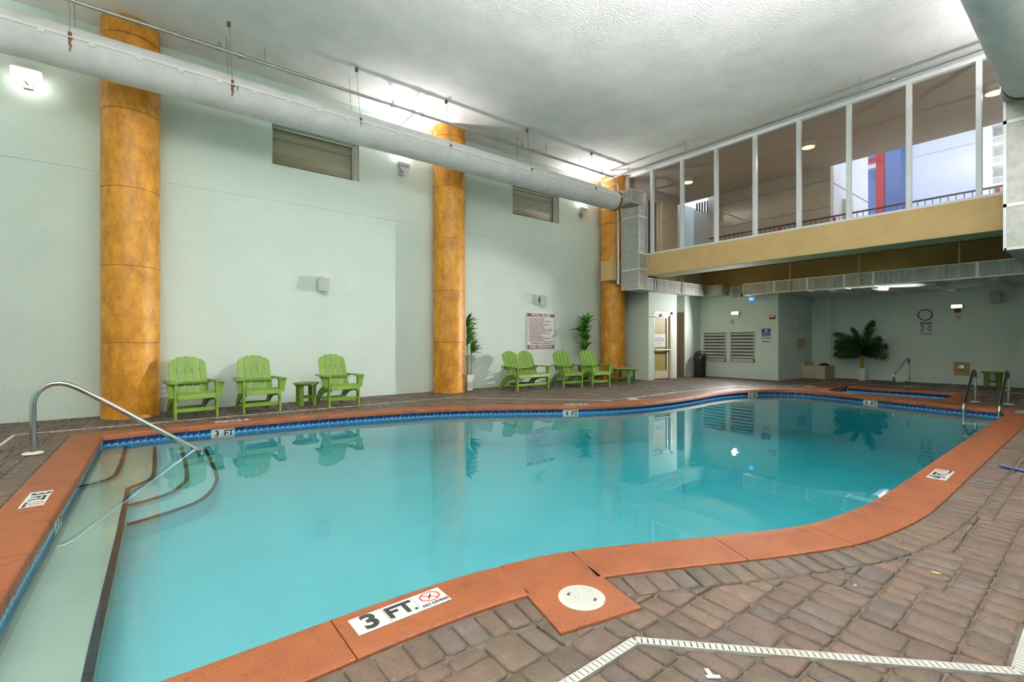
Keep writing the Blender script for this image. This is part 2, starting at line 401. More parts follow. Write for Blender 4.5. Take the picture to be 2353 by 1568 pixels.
# ---------------------------------------------------------------- coping slabs
coping = empty('pool_coping'); struct(coping, 'painted terracotta orange coping slabs around the pool edge', 'coping')
CW = .345
PROF = [(.0, -.075), (.0, -.022), (.004, -.010), (.012, -.003), (.022, 0), (.10, 0), (.20, 0), (.30, 0), (CW-.012, 0), (CW-.003, -.004), (CW, -.012), (CW, -.075)]
WEAR = [1, 1, 1, 1, 1, .55, .25, .2, .5, .7, .8, .8]
mo = MB(); q0, q1 = off(.006), off(CW-.006)
for ring_, z_ in ((q0, -.07), (q0, -.010), (q1, -.010), (q1, -.07)): mo.v += [(p[0], p[1], z_) for p in ring_]
for l_ in range(3):
    for i in range(NR): mo.f.append((l_*NR+i, l_*NR+(i+1) % NR, (l_+1)*NR+(i+1) % NR, (l_+1)*NR+i)[::-1])
mo.build('mortar_bed', 'rust', coping)
def piece_len(P):
    L = [0]
    for a, b_ in zip(P, P[1:]): L.append(L[-1]+math.hypot(b_[0]-a[0], b_[1]-a[1]))
    return L
def idx_norm(P, base):                              # normals of a piece taken from the closed ring
    return [RN[(base+i) % NR] for i in range(len(P))]
def slab(P, N, L, s0, s1):
    def at(s):
        for i in range(len(P)-1):
            if s <= L[i+1] or i == len(P)-2:
                t = (s-L[i])/max(1e-9, L[i+1]-L[i]); return Vector(P[i]).lerp(Vector(P[i+1]), t), N[i].lerp(N[i+1], t)
    k = max(2, int((s1-s0)/.09)); mb = MB(); m_ = len(PROF); wear = []
    for j in range(k+1):
        p, n = at(s0+(s1-s0)*j/k)
        for (d, z), w in zip(PROF, WEAR):
            q = p+n*d; mb.v.append((q.x, q.y, z)); wear.append(w)
    for j in range(k):
        for i in range(m_-1): mb.f.append((j*m_+i, j*m_+i+1, (j+1)*m_+i+1, (j+1)*m_+i))
        mb.f.append((j*m_+m_-1, j*m_, (j+1)*m_, (j+1)*m_+m_-1))
    mb.f.append(tuple(range(m_))[::-1]); mb.f.append(tuple(k*m_+i for i in range(m_)))
    me = mb.mesh('coping_slab', 'coping_paint', True)
    a = me.attributes.new('wear', 'FLOAT', 'POINT'); a.data.foreach_set('value', wear)
    return link('coping_slab', me, coping)
def run(P, base, joints, skip=()):
    L = piece_len(P); N = idx_norm(P, base); J = [0]+joints(P, L)+[L[-1]]
    for a, b_ in zip(J, J[1:]):
        if any(abs((a+b_)/2-s) < .1 for s in skip): continue
        slab(P, N, L, a+.003, b_-.003)
def by_x(xs):
    def f(P, L):
        out = []
        for x in xs:
            i = min(range(len(P)), key=lambda k: abs(P[k][0]-x)); out.append(L[i])
        return out
    return f
def far_j(P, L):
    out = by_x([.54, 1.49, 2.36, 3.2, 4.0, 4.75, 5.5, 6.3])(P, L); s = out[-1]
    while s+1.3 < L[-1]: s += .92; out.append(s)
    return out
def near_j(P, L):
    out = by_x([11.4, 10.5, 9.6, 8.7, 7.8, 6.95, 6.1, 5.25, 4.377, 3.575, 2.87, 2.01, 1.566, .687, -.2])(P, L); return sorted(out)
def left_j(P, L): return [L[-1]*k/6.6 for k in (.9, 1.9, 2.9, 3.9, 4.9, 5.8)]
LN = piece_len(NEAR); sk = by_x([1.79])(NEAR, LN)
run(FAR, 0, far_j); run(NEAR, len(FAR)-1, near_j, sk); run(LEFT, len(FAR)-1+len(NEAR)-1, left_j)
def flat_slab(poly, name='coping_slab', top=0.0, wear=.35):
    n = len(poly); c_ = (sum(p[0] for p in poly)/n, sum(p[1] for p in poly)/n)
    def inset(d):
        out = []
        for p in poly:
            v = Vector((p[0]-c_[0], p[1]-c_[1])); out.append(tuple(Vector(p)-v.normalized()*d*1.4))
        return out
    rings = [(poly, top-.075), (poly, top-.012), (inset(.004), top-.003), (inset(.012), top)]
    mb = MB()
    for q, z in rings: mb.v += [(x, y, z) for x, y in q]
    for r_ in range(3):
        for i in range(n): mb.f.append((r_*n+i, r_*n+(i+1) % n, (r_+1)*n+(i+1) % n, (r_+1)*n+i))
    mb.f.append(tuple(3*n+i for i in range(n))); mb.f.append(tuple(range(n))[::-1])
    me = mb.mesh(name, 'coping_paint', True); a = me.attributes.new('wear', 'FLOAT', 'POINT'); a.data.foreach_set('value', [wear]*len(mb.v))
    return link(name, me, coping)
SKIM = [(1.404, 1.462), (1.843, 1.367), (2.006, 2.006), (1.80, 2.07), (1.570, 2.117)]
flat_slab(SKIM)
flat_slab([(7.95, 6.29), (8.55, 6.19), (8.62, 6.50), (8.02, 6.60)], top=.001)
flat_slab([(14.0, 4.955), (14.75, 4.955), (14.75, 5.40), (14.0, 5.40)], top=.001)
# coping of the small spa basin
x0, y0, x1, y1 = SPA
flat_slab([(12.72, y0), (x0, y0), (x0, 3.3), (13.05, 3.3)], top=.004, wear=.8)
flat_slab([(13.06, 3.31), (x0, 3.31), (x0, y1), (13.33, y1)], top=.004, wear=.8)
flat_slab([(x1, y0), (15.8, y0), (15.8, 3.33), (x1, 3.33)], wear=.8); flat_slab([(x1, 3.34), (15.8, 3.34), (15.8, y1), (x1, y1)], wear=.8)
flat_slab([(12.66, 1.87), (14.2, 1.87), (14.2, y0-.005), (12.72, y0-.005)], wear=.6); flat_slab([(14.206, 1.87), (15.8, 1.87), (15.8, y0-.005), (14.206, y0-.005)], wear=.6)
flat_slab([(13.36, y1+.005), (14.6, y1+.005), (14.6, 4.95), (13.46, 4.95)], wear=.8); flat_slab([(14.606, y1+.005), (15.8, y1+.005), (15.8, 4.95), (14.606, 4.95)], wear=.8)

# ---------------------------------------------------------------- waterline tiles and depth tiles
tile_me = MB().box((-.0735, -.004, -.0735), (.0735, .004, .0735)).mesh('tile', 'tile_wave')
white_me = MB().box((-.0735, -.004, -.0735), (.0735, .004, .0735)).mesh('tile_white', 'sign_white')
def tile_run(P, base, marks, z=-.152, d=.026):
    L = piece_len(P); N = idx_norm(P, base); n = int(L[-1]/.1525); p = L[-1]/n
    ms = {}
    for x, y, txt in marks:
        i = min(range(len(P)), key=lambda k: (P[k][0]-x)**2+(P[k][1]-y)**2); k = int(L[i]/p); ms[k] = txt[0]; ms[k+1] = txt[1]
    for k in range(n):
        s = (k+.5)*p
        for i in range(len(P)-1):
            if s <= L[i+1]:
                t = (s-L[i])/(L[i+1]-L[i]); q = Vector(P[i]).lerp(Vector(P[i+1]), t); nn = N[i].lerp(N[i+1], t).normalized(); break
        o = link('tile', white_me if k in ms else tile_me, pool)
        q = q+nn*d; o.location = (q.x, q.y, z); o.rotation_euler = (0, 0, math.atan2(nn.y, nn.x)-PI/2)
        if k in ms:
            text('depth_figure', ms[k], .12, 'ink_black', o, frame((0, -.0046, 0), (1, 0, 0), (0, 0, 1)), bold=.03)
tile_run(FAR, 0, [(.95, 8.33, ('3', 'FT')), (6.45, 6.5, ('4', 'FT')), (12.2, 5.75, ('5', 'FT')), (12.85, 3.5, ('5', 'FT'))])
tile_run(LEFT, len(FAR)-1+len(NEAR)-1, [(-.5, 5.05, ('3', 'FT'))])

# spa basin
spa = empty('spa_pool'); struct(spa, 'small rectangular spa basin with blue wave tiles behind the pool', 'spa')
mb = MB(); e = .03
mb.add([(x0-e, y0-e, -.07), (x1+e, y0-e, -.07), (x1+e, y1+e, -.07), (x0-e, y1+e, -.07), (x0-e, y0-e, -.8), (x1+e, y0-e, -.8), (x1+e, y1+e, -.8), (x0-e, y1+e, -.8)],
       [(0, 1, 5, 4), (1, 2, 6, 5), (2, 3, 7, 6), (3, 0, 4, 7), (4, 5, 6, 7)]); mb.build('basin_wall', 'pool_plaster', spa)
for row in range(2):
    n = int((y1-y0)/.1525); p = (y1-y0)/n
    for k in range(n):
        o = link('tile', tile_me, spa); o.location = (x1+.024, y0+(k+.5)*p, -.152-row*.1525); o.rotation_euler = (0, 0, -PI/2)
    n = int((x1-x0)/.1525); p = (x1-x0)/n
    for k in range(n):
        o = link('tile', tile_me, spa); o.location = (x0+(k+.5)*p, y1+.024, -.152-row*.1525); o.rotation_euler = (0, 0, 0)
so = MB().box((x0-.045, y0-.045, -.95), (x1+.045, y1+.045, -.20)).build('spa_water', 'pool_water'); tag(so, 'clear water in the small spa basin', 'water', kind='stuff')

# ---------------------------------------------------------------- pavers
def clip(poly, n, d0):                              # keep n.p >= d0
    out = []; k = len(poly)
    for i in range(k):
        a, b_ = poly[i], poly[(i+1) % k]; da, db = n[0]*a[0]+n[1]*a[1]-d0, n[0]*b_[0]+n[1]*b_[1]-d0
        if da >= 0: out.append(a)
        if da*db < 0:
            t = da/(da-db); out.append((a[0]+(b_[0]-a[0])*t, a[1]+(b_[1]-a[1])*t))
    return out
def area(p): return .5*sum(p[i][0]*p[(i+1) % len(p)][1]-p[(i+1) % len(p)][0]*p[i][1] for i in range(len(p)))
fx, fy = math.cos(YAW), math.sin(YAW)
def px(p, z=0):
    d = p[0]*fx+p[1]*fy
    if d < .3: return None
    return (1176.5+1083*(p[0]*fy-p[1]*fx)/d, 784-1083*(z-CAM_H)/d)
def seen(p, m=120):
    q = px(p); return q is not None and -m < q[0] < 2353+m and 780 < q[1] < 1568+2*m
OUT = off(CW+.006)
DRAINS = [[(.5, 1.235), (1.618, 1.235), (2.608, .227), (6.0, .225)], [(-1.375, 4.0), (-1.37, 9.02)], [(-1.37, 9.05), (5.386, 9.05), (7.69, 6.6), (13.0, 6.58), (13.85, 5.6), (16.45, 5.45), (16.5, .9)]]
DSEG = [(Vector(a), Vector(b_)) for D in DRAINS for a, b_ in zip(D, D[1:])]
RECTS = [(12.5, 1.865, 15.806, 4.956), (13.99, 4.79, 14.756, 5.406)]
SK2 = [[(1.404, 1.462), (1.843, 1.367), (2.006, 2.006), (1.57, 2.117)], [(7.95, 6.29), (8.55, 6.19), (8.62, 6.50), (8.02, 6.60)]]
def out_of_poly(poly, Q):                           # cut poly by the edge of convex Q that separates best
    n = len(Q); c_ = (sum(p[0] for p in poly)/len(poly), sum(p[1] for p in poly)/len(poly)); best = None
    ctr = Vector((sum(p[0] for p in Q)/n, sum(p[1] for p in Q)/n))
    for i in range(n):
        a, b_ = Vector(Q[i]), Vector(Q[(i+1) % n]); d = (b_-a).normalized(); nn = Vector((-d.y, d.x))
        if nn.dot(ctr-a) > 0: nn = -nn
        dist = nn.dot(Vector(c_)-a)
        if best is None or dist > best[0]: best = (dist, nn, nn.dot(a))
    return clip(poly, best[1], best[2]+.005)
TINTS = [(.215, .150, .110), (.235, .155, .112), (.205, .152, .108), (.225, .155, .118), (.215, .158, .120), (.20, .158, .128), (.25, .172, .122), (.19, .145, .108), (.205, .165, .142), (.215, .15, .115)]
stones = []
def put(poly, field=True):
    c_ = (sum(p[0] for p in poly)/len(poly), sum(p[1] for p in poly)/len(poly))
    if not seen(c_): return
    if field:
        if c_[1] > WL+.02 and c_[0] < 12.6: return
        i = min(range(0, NR), key=lambda k: (OUT[k][0]-c_[0])**2+(OUT[k][1]-c_[1])**2)
        d = (c_[0]-OUT[i][0])*RN[i].x+(c_[1]-OUT[i][1])*RN[i].y
        if d < -.2: return
        if d < .45:
            nn = RN[i].normalized(); poly = clip(poly, nn, nn.x*OUT[i][0]+nn.y*OUT[i][1]+.208)
            if len(poly) < 3: return
    for (a0, b0, a1, b1) in RECTS:
        if all(a0 <= p[0] <= a1 and b0 <= p[1] <= b1 for p in poly): return
        if any(a0 < p[0] < a1 and b0 < p[1] < b1 for p in poly): poly = out_of_poly(poly, [(a0, b0), (a1, b0), (a1, b1), (a0, b1)])
        if len(poly) < 3: return
    for Q in SK2:
        qc = (sum(p[0] for p in Q)/4, sum(p[1] for p in Q)/4)
        if math.hypot(c_[0]-qc[0], c_[1]-qc[1]) < .75:
            poly = out_of_poly(poly, Q) if len(poly) > 2 else poly
            if len(poly) < 3: return
    parts_ = [poly]
    for a, b_ in DSEG:
        d = (b_-a).normalized(); nn = Vector((-d.y, d.x)); c0 = nn.dot(a); new = []
        for q in parts_:
            if len(q) < 3: continue
            s = [(Vector(p)-a).dot(d) for p in q]; h_ = [nn.dot(Vector(p))-c0 for p in q]
            if max(s) < -.02 or min(s) > (b_-a).length+.02 or min(h_) > .0225 or max(h_) < -.0225: new.append(q); continue
            new += [clip(q, nn, c0+.0225), clip(q, -nn, -c0+.0225)]
        parts_ = new
    for q in parts_:
        if len(q) < 3 or area(q) < .0012: continue
        stones.append(q)
g = .003
def lane(xa, xb, ya, yb):
    x = xa
    while x < xb-.01:
        w = random.choice((.10, .10, .135, .167, .167, .20)) if (yb-ya) < .17 else random.choice((.10, .10, .10, .135, .167))
        if xb-(x+w) < .075: w = xb-x
        j = lambda: random.uniform(-.002, .002)
        put([(x+g+j(), ya+g+j()), (x+w-g+j(), ya+g+j()), (x+w-g+j(), yb-g+j()), (x+g+j(), yb-g+j())]); x += w
y = -.61
while y < 10.45:
    x = -3.5+random.uniform(0, .3)
    while x < 18.5:
        L_ = random.choice((.40, .50, .60)); sp = random.choice((.20, .135))
        if seen((x, y)) or seen((x+L_, y+.3)):
            lane(x, x+L_, y, y+sp); lane(x, x+L_, y+sp, y+.335)
        x += L_
    y += .335
# border course standing at right angles to the coping
Lr = piece_len(OUT+[OUT[0]]); s = 0
def ring_at(s):
    import bisect
    i = min(bisect.bisect_right(Lr, s)-1, NR-1); t = (s-Lr[i])/max(1e-9, Lr[i+1]-Lr[i]); j = (i+1) % NR
    p = Vector(OUT[i]).lerp(Vector(OUT[j]), t); n = RN[i].lerp(RN[j], t).normalized(); return p, n
while s < Lr[-1]-.1:
    w = random.choice((.105, .115, .125, .135))
    (p0, n0), (p1, n1) = ring_at(s+.003), ring_at(s+w-.003); dp = random.uniform(.19, .202)
    q = [tuple(p0+n0*.003), tuple(p0+n0*dp), tuple(p1+n1*dp), tuple(p1+n1*.003)]
    if area(q) < 0: q = q[::-1]
    put(q, False); s += w
def stone_mesh(q, ox, oy, mb, tints, tint, fine):
    if area(q) < 0: q = q[::-1]
    k = len(q); cx_, cy_ = sum(p[0] for p in q)/k, sum(p[1] for p in q)/k
    if fine:                                        # knock the corners off, tumbled edge
        r_ = []
        for i in range(k):
            a, b_, c_ = Vector(q[i-1]), Vector(q[i]), Vector(q[(i+1) % k]); la, lc = (a-b_).length, (c_-b_).length; t = random.uniform(.010, .018)
            r_.append(tuple(b_+(a-b_)*min(.35, t/max(la, 1e-6)))); r_.append(tuple(b_+(c_-b_)*min(.35, t/max(lc, 1e-6))))
        q = r_; k = len(q); lev = [(0, -.05), (0, -.017), (.0035, -.0065), (.012, -.001)]
    else: lev = [(0, -.03), (0, -.012), (.007, -.001)]
    dz = random.uniform(-.0035, .0015); rad = max(.02, math.sqrt(abs(area(q))/PI)); o = len(mb.v)
    for ins, z in lev:
        for p in q:
            v = Vector((cx_-p[0], cy_-p[1])); v = v*min(.8, ins*1.15/max(v.length, 1e-6)); mb.v.append((p[0]+v.x-ox, p[1]+v.y-oy, z+dz)); tints.append((*tint, 1))
    for l in range(len(lev)-1):
        for i in range(k): mb.f.append((o+l*k+i, o+l*k+(i+1) % k, o+(l+1)*k+(i+1) % k, o+(l+1)*k+i))
    mb.f.append(tuple(o+(len(lev)-1)*k+i for i in range(k)))
def px_area(q):
    P = [px(p) for p in q]
    if any(p is None for p in P): return 0
    if not any(0 <= p[0] <= 2353 and 0 <= p[1] <= 1568 for p in P): return 0
    return abs(area([(min(max(a, 0), 2353), min(max(b_, 0), 1568)) for a, b_ in P]))
stones.sort(key=px_area, reverse=True)
rest = MB(); rt = []
for i, q in enumerate(stones):
    u_ = random.uniform(.40, .60); tint = tuple(c*u_ for c in random.choice(TINTS))
    if i < 300:
        k = len(q); ox, oy = sum(p[0] for p in q)/k, sum(p[1] for p in q)/k
        mb = MB(); tt = []; stone_mesh(q, ox, oy, mb, tt, tint, True); me = mb.mesh('paver', 'paver_stone', True)
        a = me.attributes.new('tint', 'FLOAT_COLOR', 'POINT'); a.data.foreach_set('color', [c for t in tt for c in t])
        link('paver', me, floor, loc=(ox, oy, 0))
    else: stone_mesh(q, 0, 0, rest, rt, tint, i < 900)
me = rest.mesh('paver_field', 'paver_stone', True); a = me.attributes.new('tint', 'FLOAT_COLOR', 'POINT'); a.data.foreach_set('color', [c for t in rt for c in t])
pf = link('paver_field', me, floor); pf['kind'] = 'stuff'

# slotted drain channels let into the deck
def drain(path, label, near):
    root = empty('channel_drain', (path[0][0], path[0][1], 0)); tag(root, label, 'drain', 'white slot drains in the deck'); O = Vector((path[0][0], path[0][1], 0))
    for a, b_ in zip(path, path[1:]):
        a, b_ = Vector((*a, 0))-O, Vector((*b_, 0))-O; d = (b_-a).normalized(); n = Vector((-d.y, d.x, 0)); L = (b_-a).length; hw = .0212
        if near:
            mb = MB(); k = int(L/.0245)
            for i in range(k):                      # bars between the slots
                c_ = a+d*((i+.5)*L/k); mb.obox(c_+Vector((0, 0, -.006)), d, n, (0, 0, 1), L/k/2-.0027, hw-.002, .006)
            mb.obox(a+d*L/2+n*(hw-.002)+Vector((0, 0, -.006)), d, n, (0, 0, 1), L/2, .002, .0072); mb.obox(a+d*L/2-n*(hw-.002)+Vector((0, 0, -.006)), d, n, (0, 0, 1), L/2, .002, .0072)
            mb.build('grate', 'drain_white', root)
            MB().obox(a+d*L/2+Vector((0, 0, -.012)), d, n, (0, 0, 1), L/2, hw-.001, .006).build('channel', 'ink_black', root)
        else:
            MB().obox(a+d*L/2+Vector((0, 0, -.008)), d, n, (0, 0, 1), L/2, hw*.8, .007).build('grate', 'drain_white', root)
drain(DRAINS[0], 'white slotted drain strip bending across the pavers in the foreground', True)
drain(DRAINS[1], 'white drain strip on the deck left of the stair handrail', False)
drain(DRAINS[2], 'thin white drain strip running past the green chairs', False)

# ---------------------------------------------------------------- walls, ceiling
GZ = 4.071
wb_ = MB(); T = .5
W1 = (2.015, 3.78, 4.81, 5.63); W2 = (8.13, 9.92, 4.81, 5.63)
mb = MB().box((-3.6, WL, -.02), (18.6, WL+T, GZ-.004)).box((-3.6, WL+.012, GZ-.005), (18.6, WL+T, GZ+.005)).box((-3.6, WL, GZ+.004), (18.6, WL+T, W1[2])).box((-3.6, WL, W1[3]), (18.6, WL+T, CEIL+.1))
for a, b_ in ((-3.6, W1[0]), (W1[1], W2[0]), (W2[1], 18.6)): mb.box((a, WL, W1[2]), (b_, WL+T, W1[3]))
struct(mb.build('wall_left', 'stucco_green'), 'long pale mint stucco wall behind the green chairs', 'wall')
for nm, w_, lab in (('window_1', W1, 'recessed horizontal window high on the mint wall between two columns'), ('window_2', W2, 'recessed horizontal window high on the mint wall nearer the duct end')):
    r_ = empty(nm, (w_[0], WL, w_[2])); struct(r_, lab, 'window'); ww, hh = w_[1]-w_[0], w_[3]-w_[2]
    MB().box((0, .14, 0), (.045, .20, hh)).box((ww-.07, .10, 0), (ww, .20, hh)).box((0, .14, 0), (ww, .20, .04)).box((0, .14, hh-.04), (ww, .20, hh)).build('window_frame', 'beige_frame', r_, bevel=.004)
    MB().box((ww-.11, .12, .04), (ww-.075, .16, hh-.04)).build('sash_stile', 'beige_frame', r_)
    MB().box((.045, .165, .04), (ww-.07, .171, hh-.04)).build('pane', 'glass_tinted', r_)
    MB().box((0, .30 if nm == 'window_1' else .20, 0), (ww, .49, hh)).build('backing_panel', 'beige_plaster' if nm == 'window_1' else 'wall_white', r_)
    MB().box((0, .24 if nm == 'window_1' else .185, .10), (ww, .31 if nm == 'window_1' else .205, .20)).build('inner_ledge', 'beige_frame', r_)
    MB().box((0, .24 if nm == 'window_1' else .185, hh-.20), (ww, .31 if nm == 'window_1' else .205, hh-.14)).build('inner_rail', 'beige_frame', r_)
struct(MB().box((-3.7, -.8, CEIL), (XW+.05, WL+.02, CEIL+.15)).build('ceiling', 'ceiling_texture'), 'grey white textured concrete ceiling', 'ceiling')
struct(MB().box((-3.7, -.75, -.02), (18.6, -.62, CEIL)).build('wall_right', 'stucco_green'), 'mint stucco wall behind the photographer', 'wall')
struct(MB().box((-3.75, -.75, -.02), (-3.6, WL+.1, CEIL)).build('wall_near', 'stucco_green'), 'mint stucco end wall out of view on the left', 'wall')
mb = MB().box((12.62, 9.13, 0), (12.80, WL-.002, 3.655)).box((12.8, 9.13, 0), (12.895, 9.32, 3.655)).box((13.93, 9.13, 0), (14.18, 9.32, 3.655)).box((12.895, 9.13, 2.21), (13.93, 9.32, 3.655)).box((14.06, 9.32, 0), (14.18, WL-.002, 3.655))
struct(mb.build('wall_door', 'stucco_green'), 'mint stucco wall around the glazed exit door', 'wall')
struct(MB().box((14.77, 9.2, 0), (15.748, WL-.002, 3.655)).build('wall_recess', 'stucco_green'), 'short mint wall strip beside the litter bin', 'wall')
MBR = MB().box((14.735, 9.215, 0), (14.768, 10.15, 2.25)); struct(MBR.build('door_2', 'door_brown'), 'plain brown door in the narrow recess beside the exit door', 'door')
struct(MB().box((15.75, 6.75, 0), (15.95, WL-.002, 3.098)).build('wall_vent', 'stucco_green'), 'mint stucco wall carrying the two louvred vents', 'wall')
struct(MB().box((15.75, 6.55, 0), (18.6, 6.748, 3.098)).build('wall_alcove', 'stucco_green'), 'mint stucco side wall of the alcove with the wooden switch plate', 'wall')
struct(MB().box((18.46, -.61, 0), (18.6, 6.548, 2.758)).box((18.40, 5.95, 0), (18.459, 6.548, 2.758)).build('wall_far', 'stucco_green'), 'mint stucco far wall with clock and notice', 'wall')
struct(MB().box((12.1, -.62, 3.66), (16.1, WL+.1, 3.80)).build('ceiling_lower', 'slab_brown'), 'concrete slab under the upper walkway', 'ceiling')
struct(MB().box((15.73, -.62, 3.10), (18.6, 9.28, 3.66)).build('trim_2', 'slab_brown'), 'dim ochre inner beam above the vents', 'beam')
mb = MB().box((15.76, -.61, 2.76), (18.6, 6.548, 3.098)); ac = struct(mb.build('ceiling_alcove', 'wall_white'), 'low white ceiling of the alcove with concrete ribs', 'ceiling')
for yy in (5.085, 4.075, 2.893, 1.785, .7):
    MB().prism([(-.13, 0), (.13, 0), (.06, -.09), (-.06, -.09)], (15.8, yy, 2.77), (0, 1, 0), (0, 0, 1), (1, 0, 0), 2.65).build('rib', 'wall_white', ac)
bm = MB().box((12.03, -.62, 3.235), (12.72, 9.6, 3.86)).build('trim_1', 'beam_ochre'); struct(bm, 'ochre concrete beam under the glazed upper wall', 'beam')
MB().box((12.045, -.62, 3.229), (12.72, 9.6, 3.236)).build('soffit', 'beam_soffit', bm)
MB().box((11.30, 9.50, 3.12), (12.03, 9.96, 3.745)).build('corbel', 'beam_ochre', bm, bevel=.01)

# columns
def column(x, y, label):
    root = empty('column', (x, y, 0)); tag(root, label, 'column', 'orange round columns along the mint wall')
    prof = []; cuts = [1.22, 2.46, 3.72, 4.97, 6.18]; z = 0; n = 40; R_ = .39
    prof = [(R_, -.01)]
    for c_ in cuts: prof += [(R_, c_-.007), (R_-.012, c_-.002), (R_-.012, c_+.002), (R_, c_+.007)]
    prof.append((R_, CEIL+.02))
    MB().lathe(prof, n=48).build('shaft', 'column_paint', root, True)
    return root
column(-.175, 10.10, 'wide orange mottled column at left beside the stair handrail')
column(5.93, 10.13, 'orange mottled column in the middle beside the white planter')
column(11.90, 9.97, 'orange mottled column in the far corner behind the duct')

# ---------------------------------------------------------------- glazed upper wall
gw = empty('window_3', (XW, 0, 3.86)); struct(gw, 'row of tall white framed windows above the ochre beam', 'window')
MUL = [9.546, 8.619, 7.611, 6.6, 5.582, 4.574, 3.579, 2.557, 1.55, .54, -.45]; H_ = CEIL-3.86
MB().box((-.06, -.62, H_-.075), (.06, 9.6, H_)).build('head_rail', 'white_alu', gw, bevel=.004)
MB().box((-.06, -.62, 0), (.06, 9.6, .05)).build('sill_rail', 'white_alu', gw, bevel=.004)
for yy in MUL: MB().box((-.06, yy-.04, .05), (.06, yy+.04, H_-.075)).build('mullion', 'white_alu', gw, bevel=.004)
for a, b_ in zip(MUL, MUL[1:]): MB().box((.02, b_+.04, .05), (.027, a-.04, H_-.075)).build('pane', 'glass_pane', gw)
MB().box((-.06, 9.58, .0), (.06, 10.4, H_)).build('end_panel', 'white_alu', gw)

# upper walkway behind the glass
struct(MB().box((XW+.05, -.62, 6.42), (16.0, WL+.2, 6.58)).build('ceiling_walkway', 'corridor_ceiling'), 'brown grey ceiling of the walkway behind the windows', 'ceiling')
struct(MB().box((12.15, 9.75, 3.8), (15.2, 9.9, 6.42)).build('wall_walkway_end', 'corridor_wall'), 'shaded tan end wall of the upper walkway', 'wall')
d3 = empty('door_3', (12.9, 9.74, 3.8)); struct(d3, 'dark door at the end of the upper walkway', 'door')
MB().box((0, -.03, 0), (.95, .02, 2.2)).build('door_leaf', 'ext_black', d3); MB().box((1.15, -.05, 0), (1.28, .02, 2.25)).build('side_post', 'door_frame', d3)
ww = MB().box((16.06, 5.22, 3.2), (16.3, 8.72, 9.0)).build('wall_walkway', 'corridor_wall'); struct(ww, 'shaded tan stucco wall beyond the walkway railing', 'wall')
for z in (5.25, 6.05): MB().box((16.052, 5.22, z-.006), (16.06, 8.72, z+.006)).build('joint', 'ext_black', ww)
struct(MB().prism([(8.75, 0), (9.9, 0), (9.9, 2.45), (8.75, 1.95)], (16.5, 0, 3.8), (0, 1, 0), (0, 0, 1), (1, 0, 0), .15).build('wall_stair', 'ext_white'), 'white stucco stair wall seen through the third window', 'wall')
lv = empty('vent_grille', (16.9, 9.0, 5.6)); tag(lv, 'black barred grille above the white stair wall', 'grille')
for k in range(10): MB().box((0, k*.11, 0), (.04, k*.11+.055, 1.0)).build('bar', 'ext_black', lv)
rl = empty('railing', (15.85, 2.0, 3.8)); tag(rl, 'dark metal railing of the walkway seen above the beam', 'railing')
MB().box((-.02, -2.6, 1.07), (.03, 6.9, 1.11)).build('top_rail', 'ext_black', rl)
MB().box((-.015, -2.6, .10), (.02, 6.9, .13)).build('bottom_rail', 'ext_black', rl)
bal = MB().box((-.008, -.008, .1), (.008, .008, 1.08)).mesh('baluster', 'ext_blue_dark')
for k in range(64): o = link('baluster', bal, rl); o.location = (0, -2.5+k*.147, 0)
for yy in (1.72, 3.4, 5.05, 6.55, 0.1): MB().box((-.02, yy-2.0-.04, .85), (.02, yy-2.0+.04, 1.05)).build('red_clamp', 'ext_red', rl)
for yy, lab in ((8.38, 'round ceiling lamp glowing amber behind the third window'), (4.93, 'round ceiling lamp glowing amber behind the middle windows'), (1.515, 'round ceiling lamp glowing amber beside the right duct')):
    r_ = empty('ceiling_lamp', (13.62, yy, 6.42)); tag(r_, lab, 'lamp', 'round amber lamps of the walkway')
    MB().lathe([(.17, -.13), (.175, -.12), (.175, 0)], n=28).build('housing', 'beige_frame', r_, True)
    MB().lathe([(.14, -.137), (.14, -.128)], n=28).build('lens', 'amber_glow', r_)
    la = bpy.data.lights.new('lamp_beam', 'AREA'); la.shape = 'DISK'; la.size = .26; la.energy = 9; la.color = (1, .86, .68); lo = bpy.data.objects.new('lamp_beam', la); COL.objects.link(lo); lo.parent = r_; lo.location = (0, 0, -.145)
# buildings outside
b1 = empty('building', (16.31, 5.22, 0)); tag(b1, 'white stucco wing beyond the walkway wall', 'building')
MB().box((0, 0, 3.7), (3.2, 4, 12)).build('wall', 'ext_white', b1); MB().box((.75, -.18, 5.0), (1.15, 0, 5.65)).build('wall_box', 'beige_frame', b1)
MB().box((0, -.006, 5.98), (3.2, 0, 6.0)).build('joint', 'ext_black', b1)
b2 = empty('building', (24, 2.0, 0)); tag(b2, 'blue painted facade with red framing seen through the windows', 'building')
MB().box((2.0, 1.6, 0), (4, 9, 16)).build('wall', 'ext_blue', b2)
MB().box((-.2, 3.84, 0), (-.05, 4.10, 14)).build('red_post', 'ext_red', b2); MB().box((-.23, 3.8, 8.66), (-.201, 6.2, 8.84)).build('red_beam', 'ext_red', b2); MB().box((-.2, 4.101, 8.42), (-.05, 6.2, 8.58)).build('pale_beam', 'ext_balcony', b2)
MB().box((.2, 3.9, 0), (.3, 6.6, 8.4)).build('blue_screen', 'ext_blue', b2)
b3 = empty('building', (23, 1.0, 0)); tag(b3, 'pale lavender stucco wall seen through the right windows', 'building')
MB().box((0, 1.87, 0), (2, 3.92, 16)).build('wall', 'ext_lavender', b3); MB().box((-.06, 3.86, 0), (.1, 4.1, 16)).build('downpipe', 'ext_blue_dark', b3)
MB().box((-.006, 1.87, 8.2), (0, 3.9, 8.23)).build('joint', 'ext_grey', b3)
b4 = empty('building', (98, 0, 0)); tag(b4, 'tall pale apartment block with stacked balconies far outside', 'building')
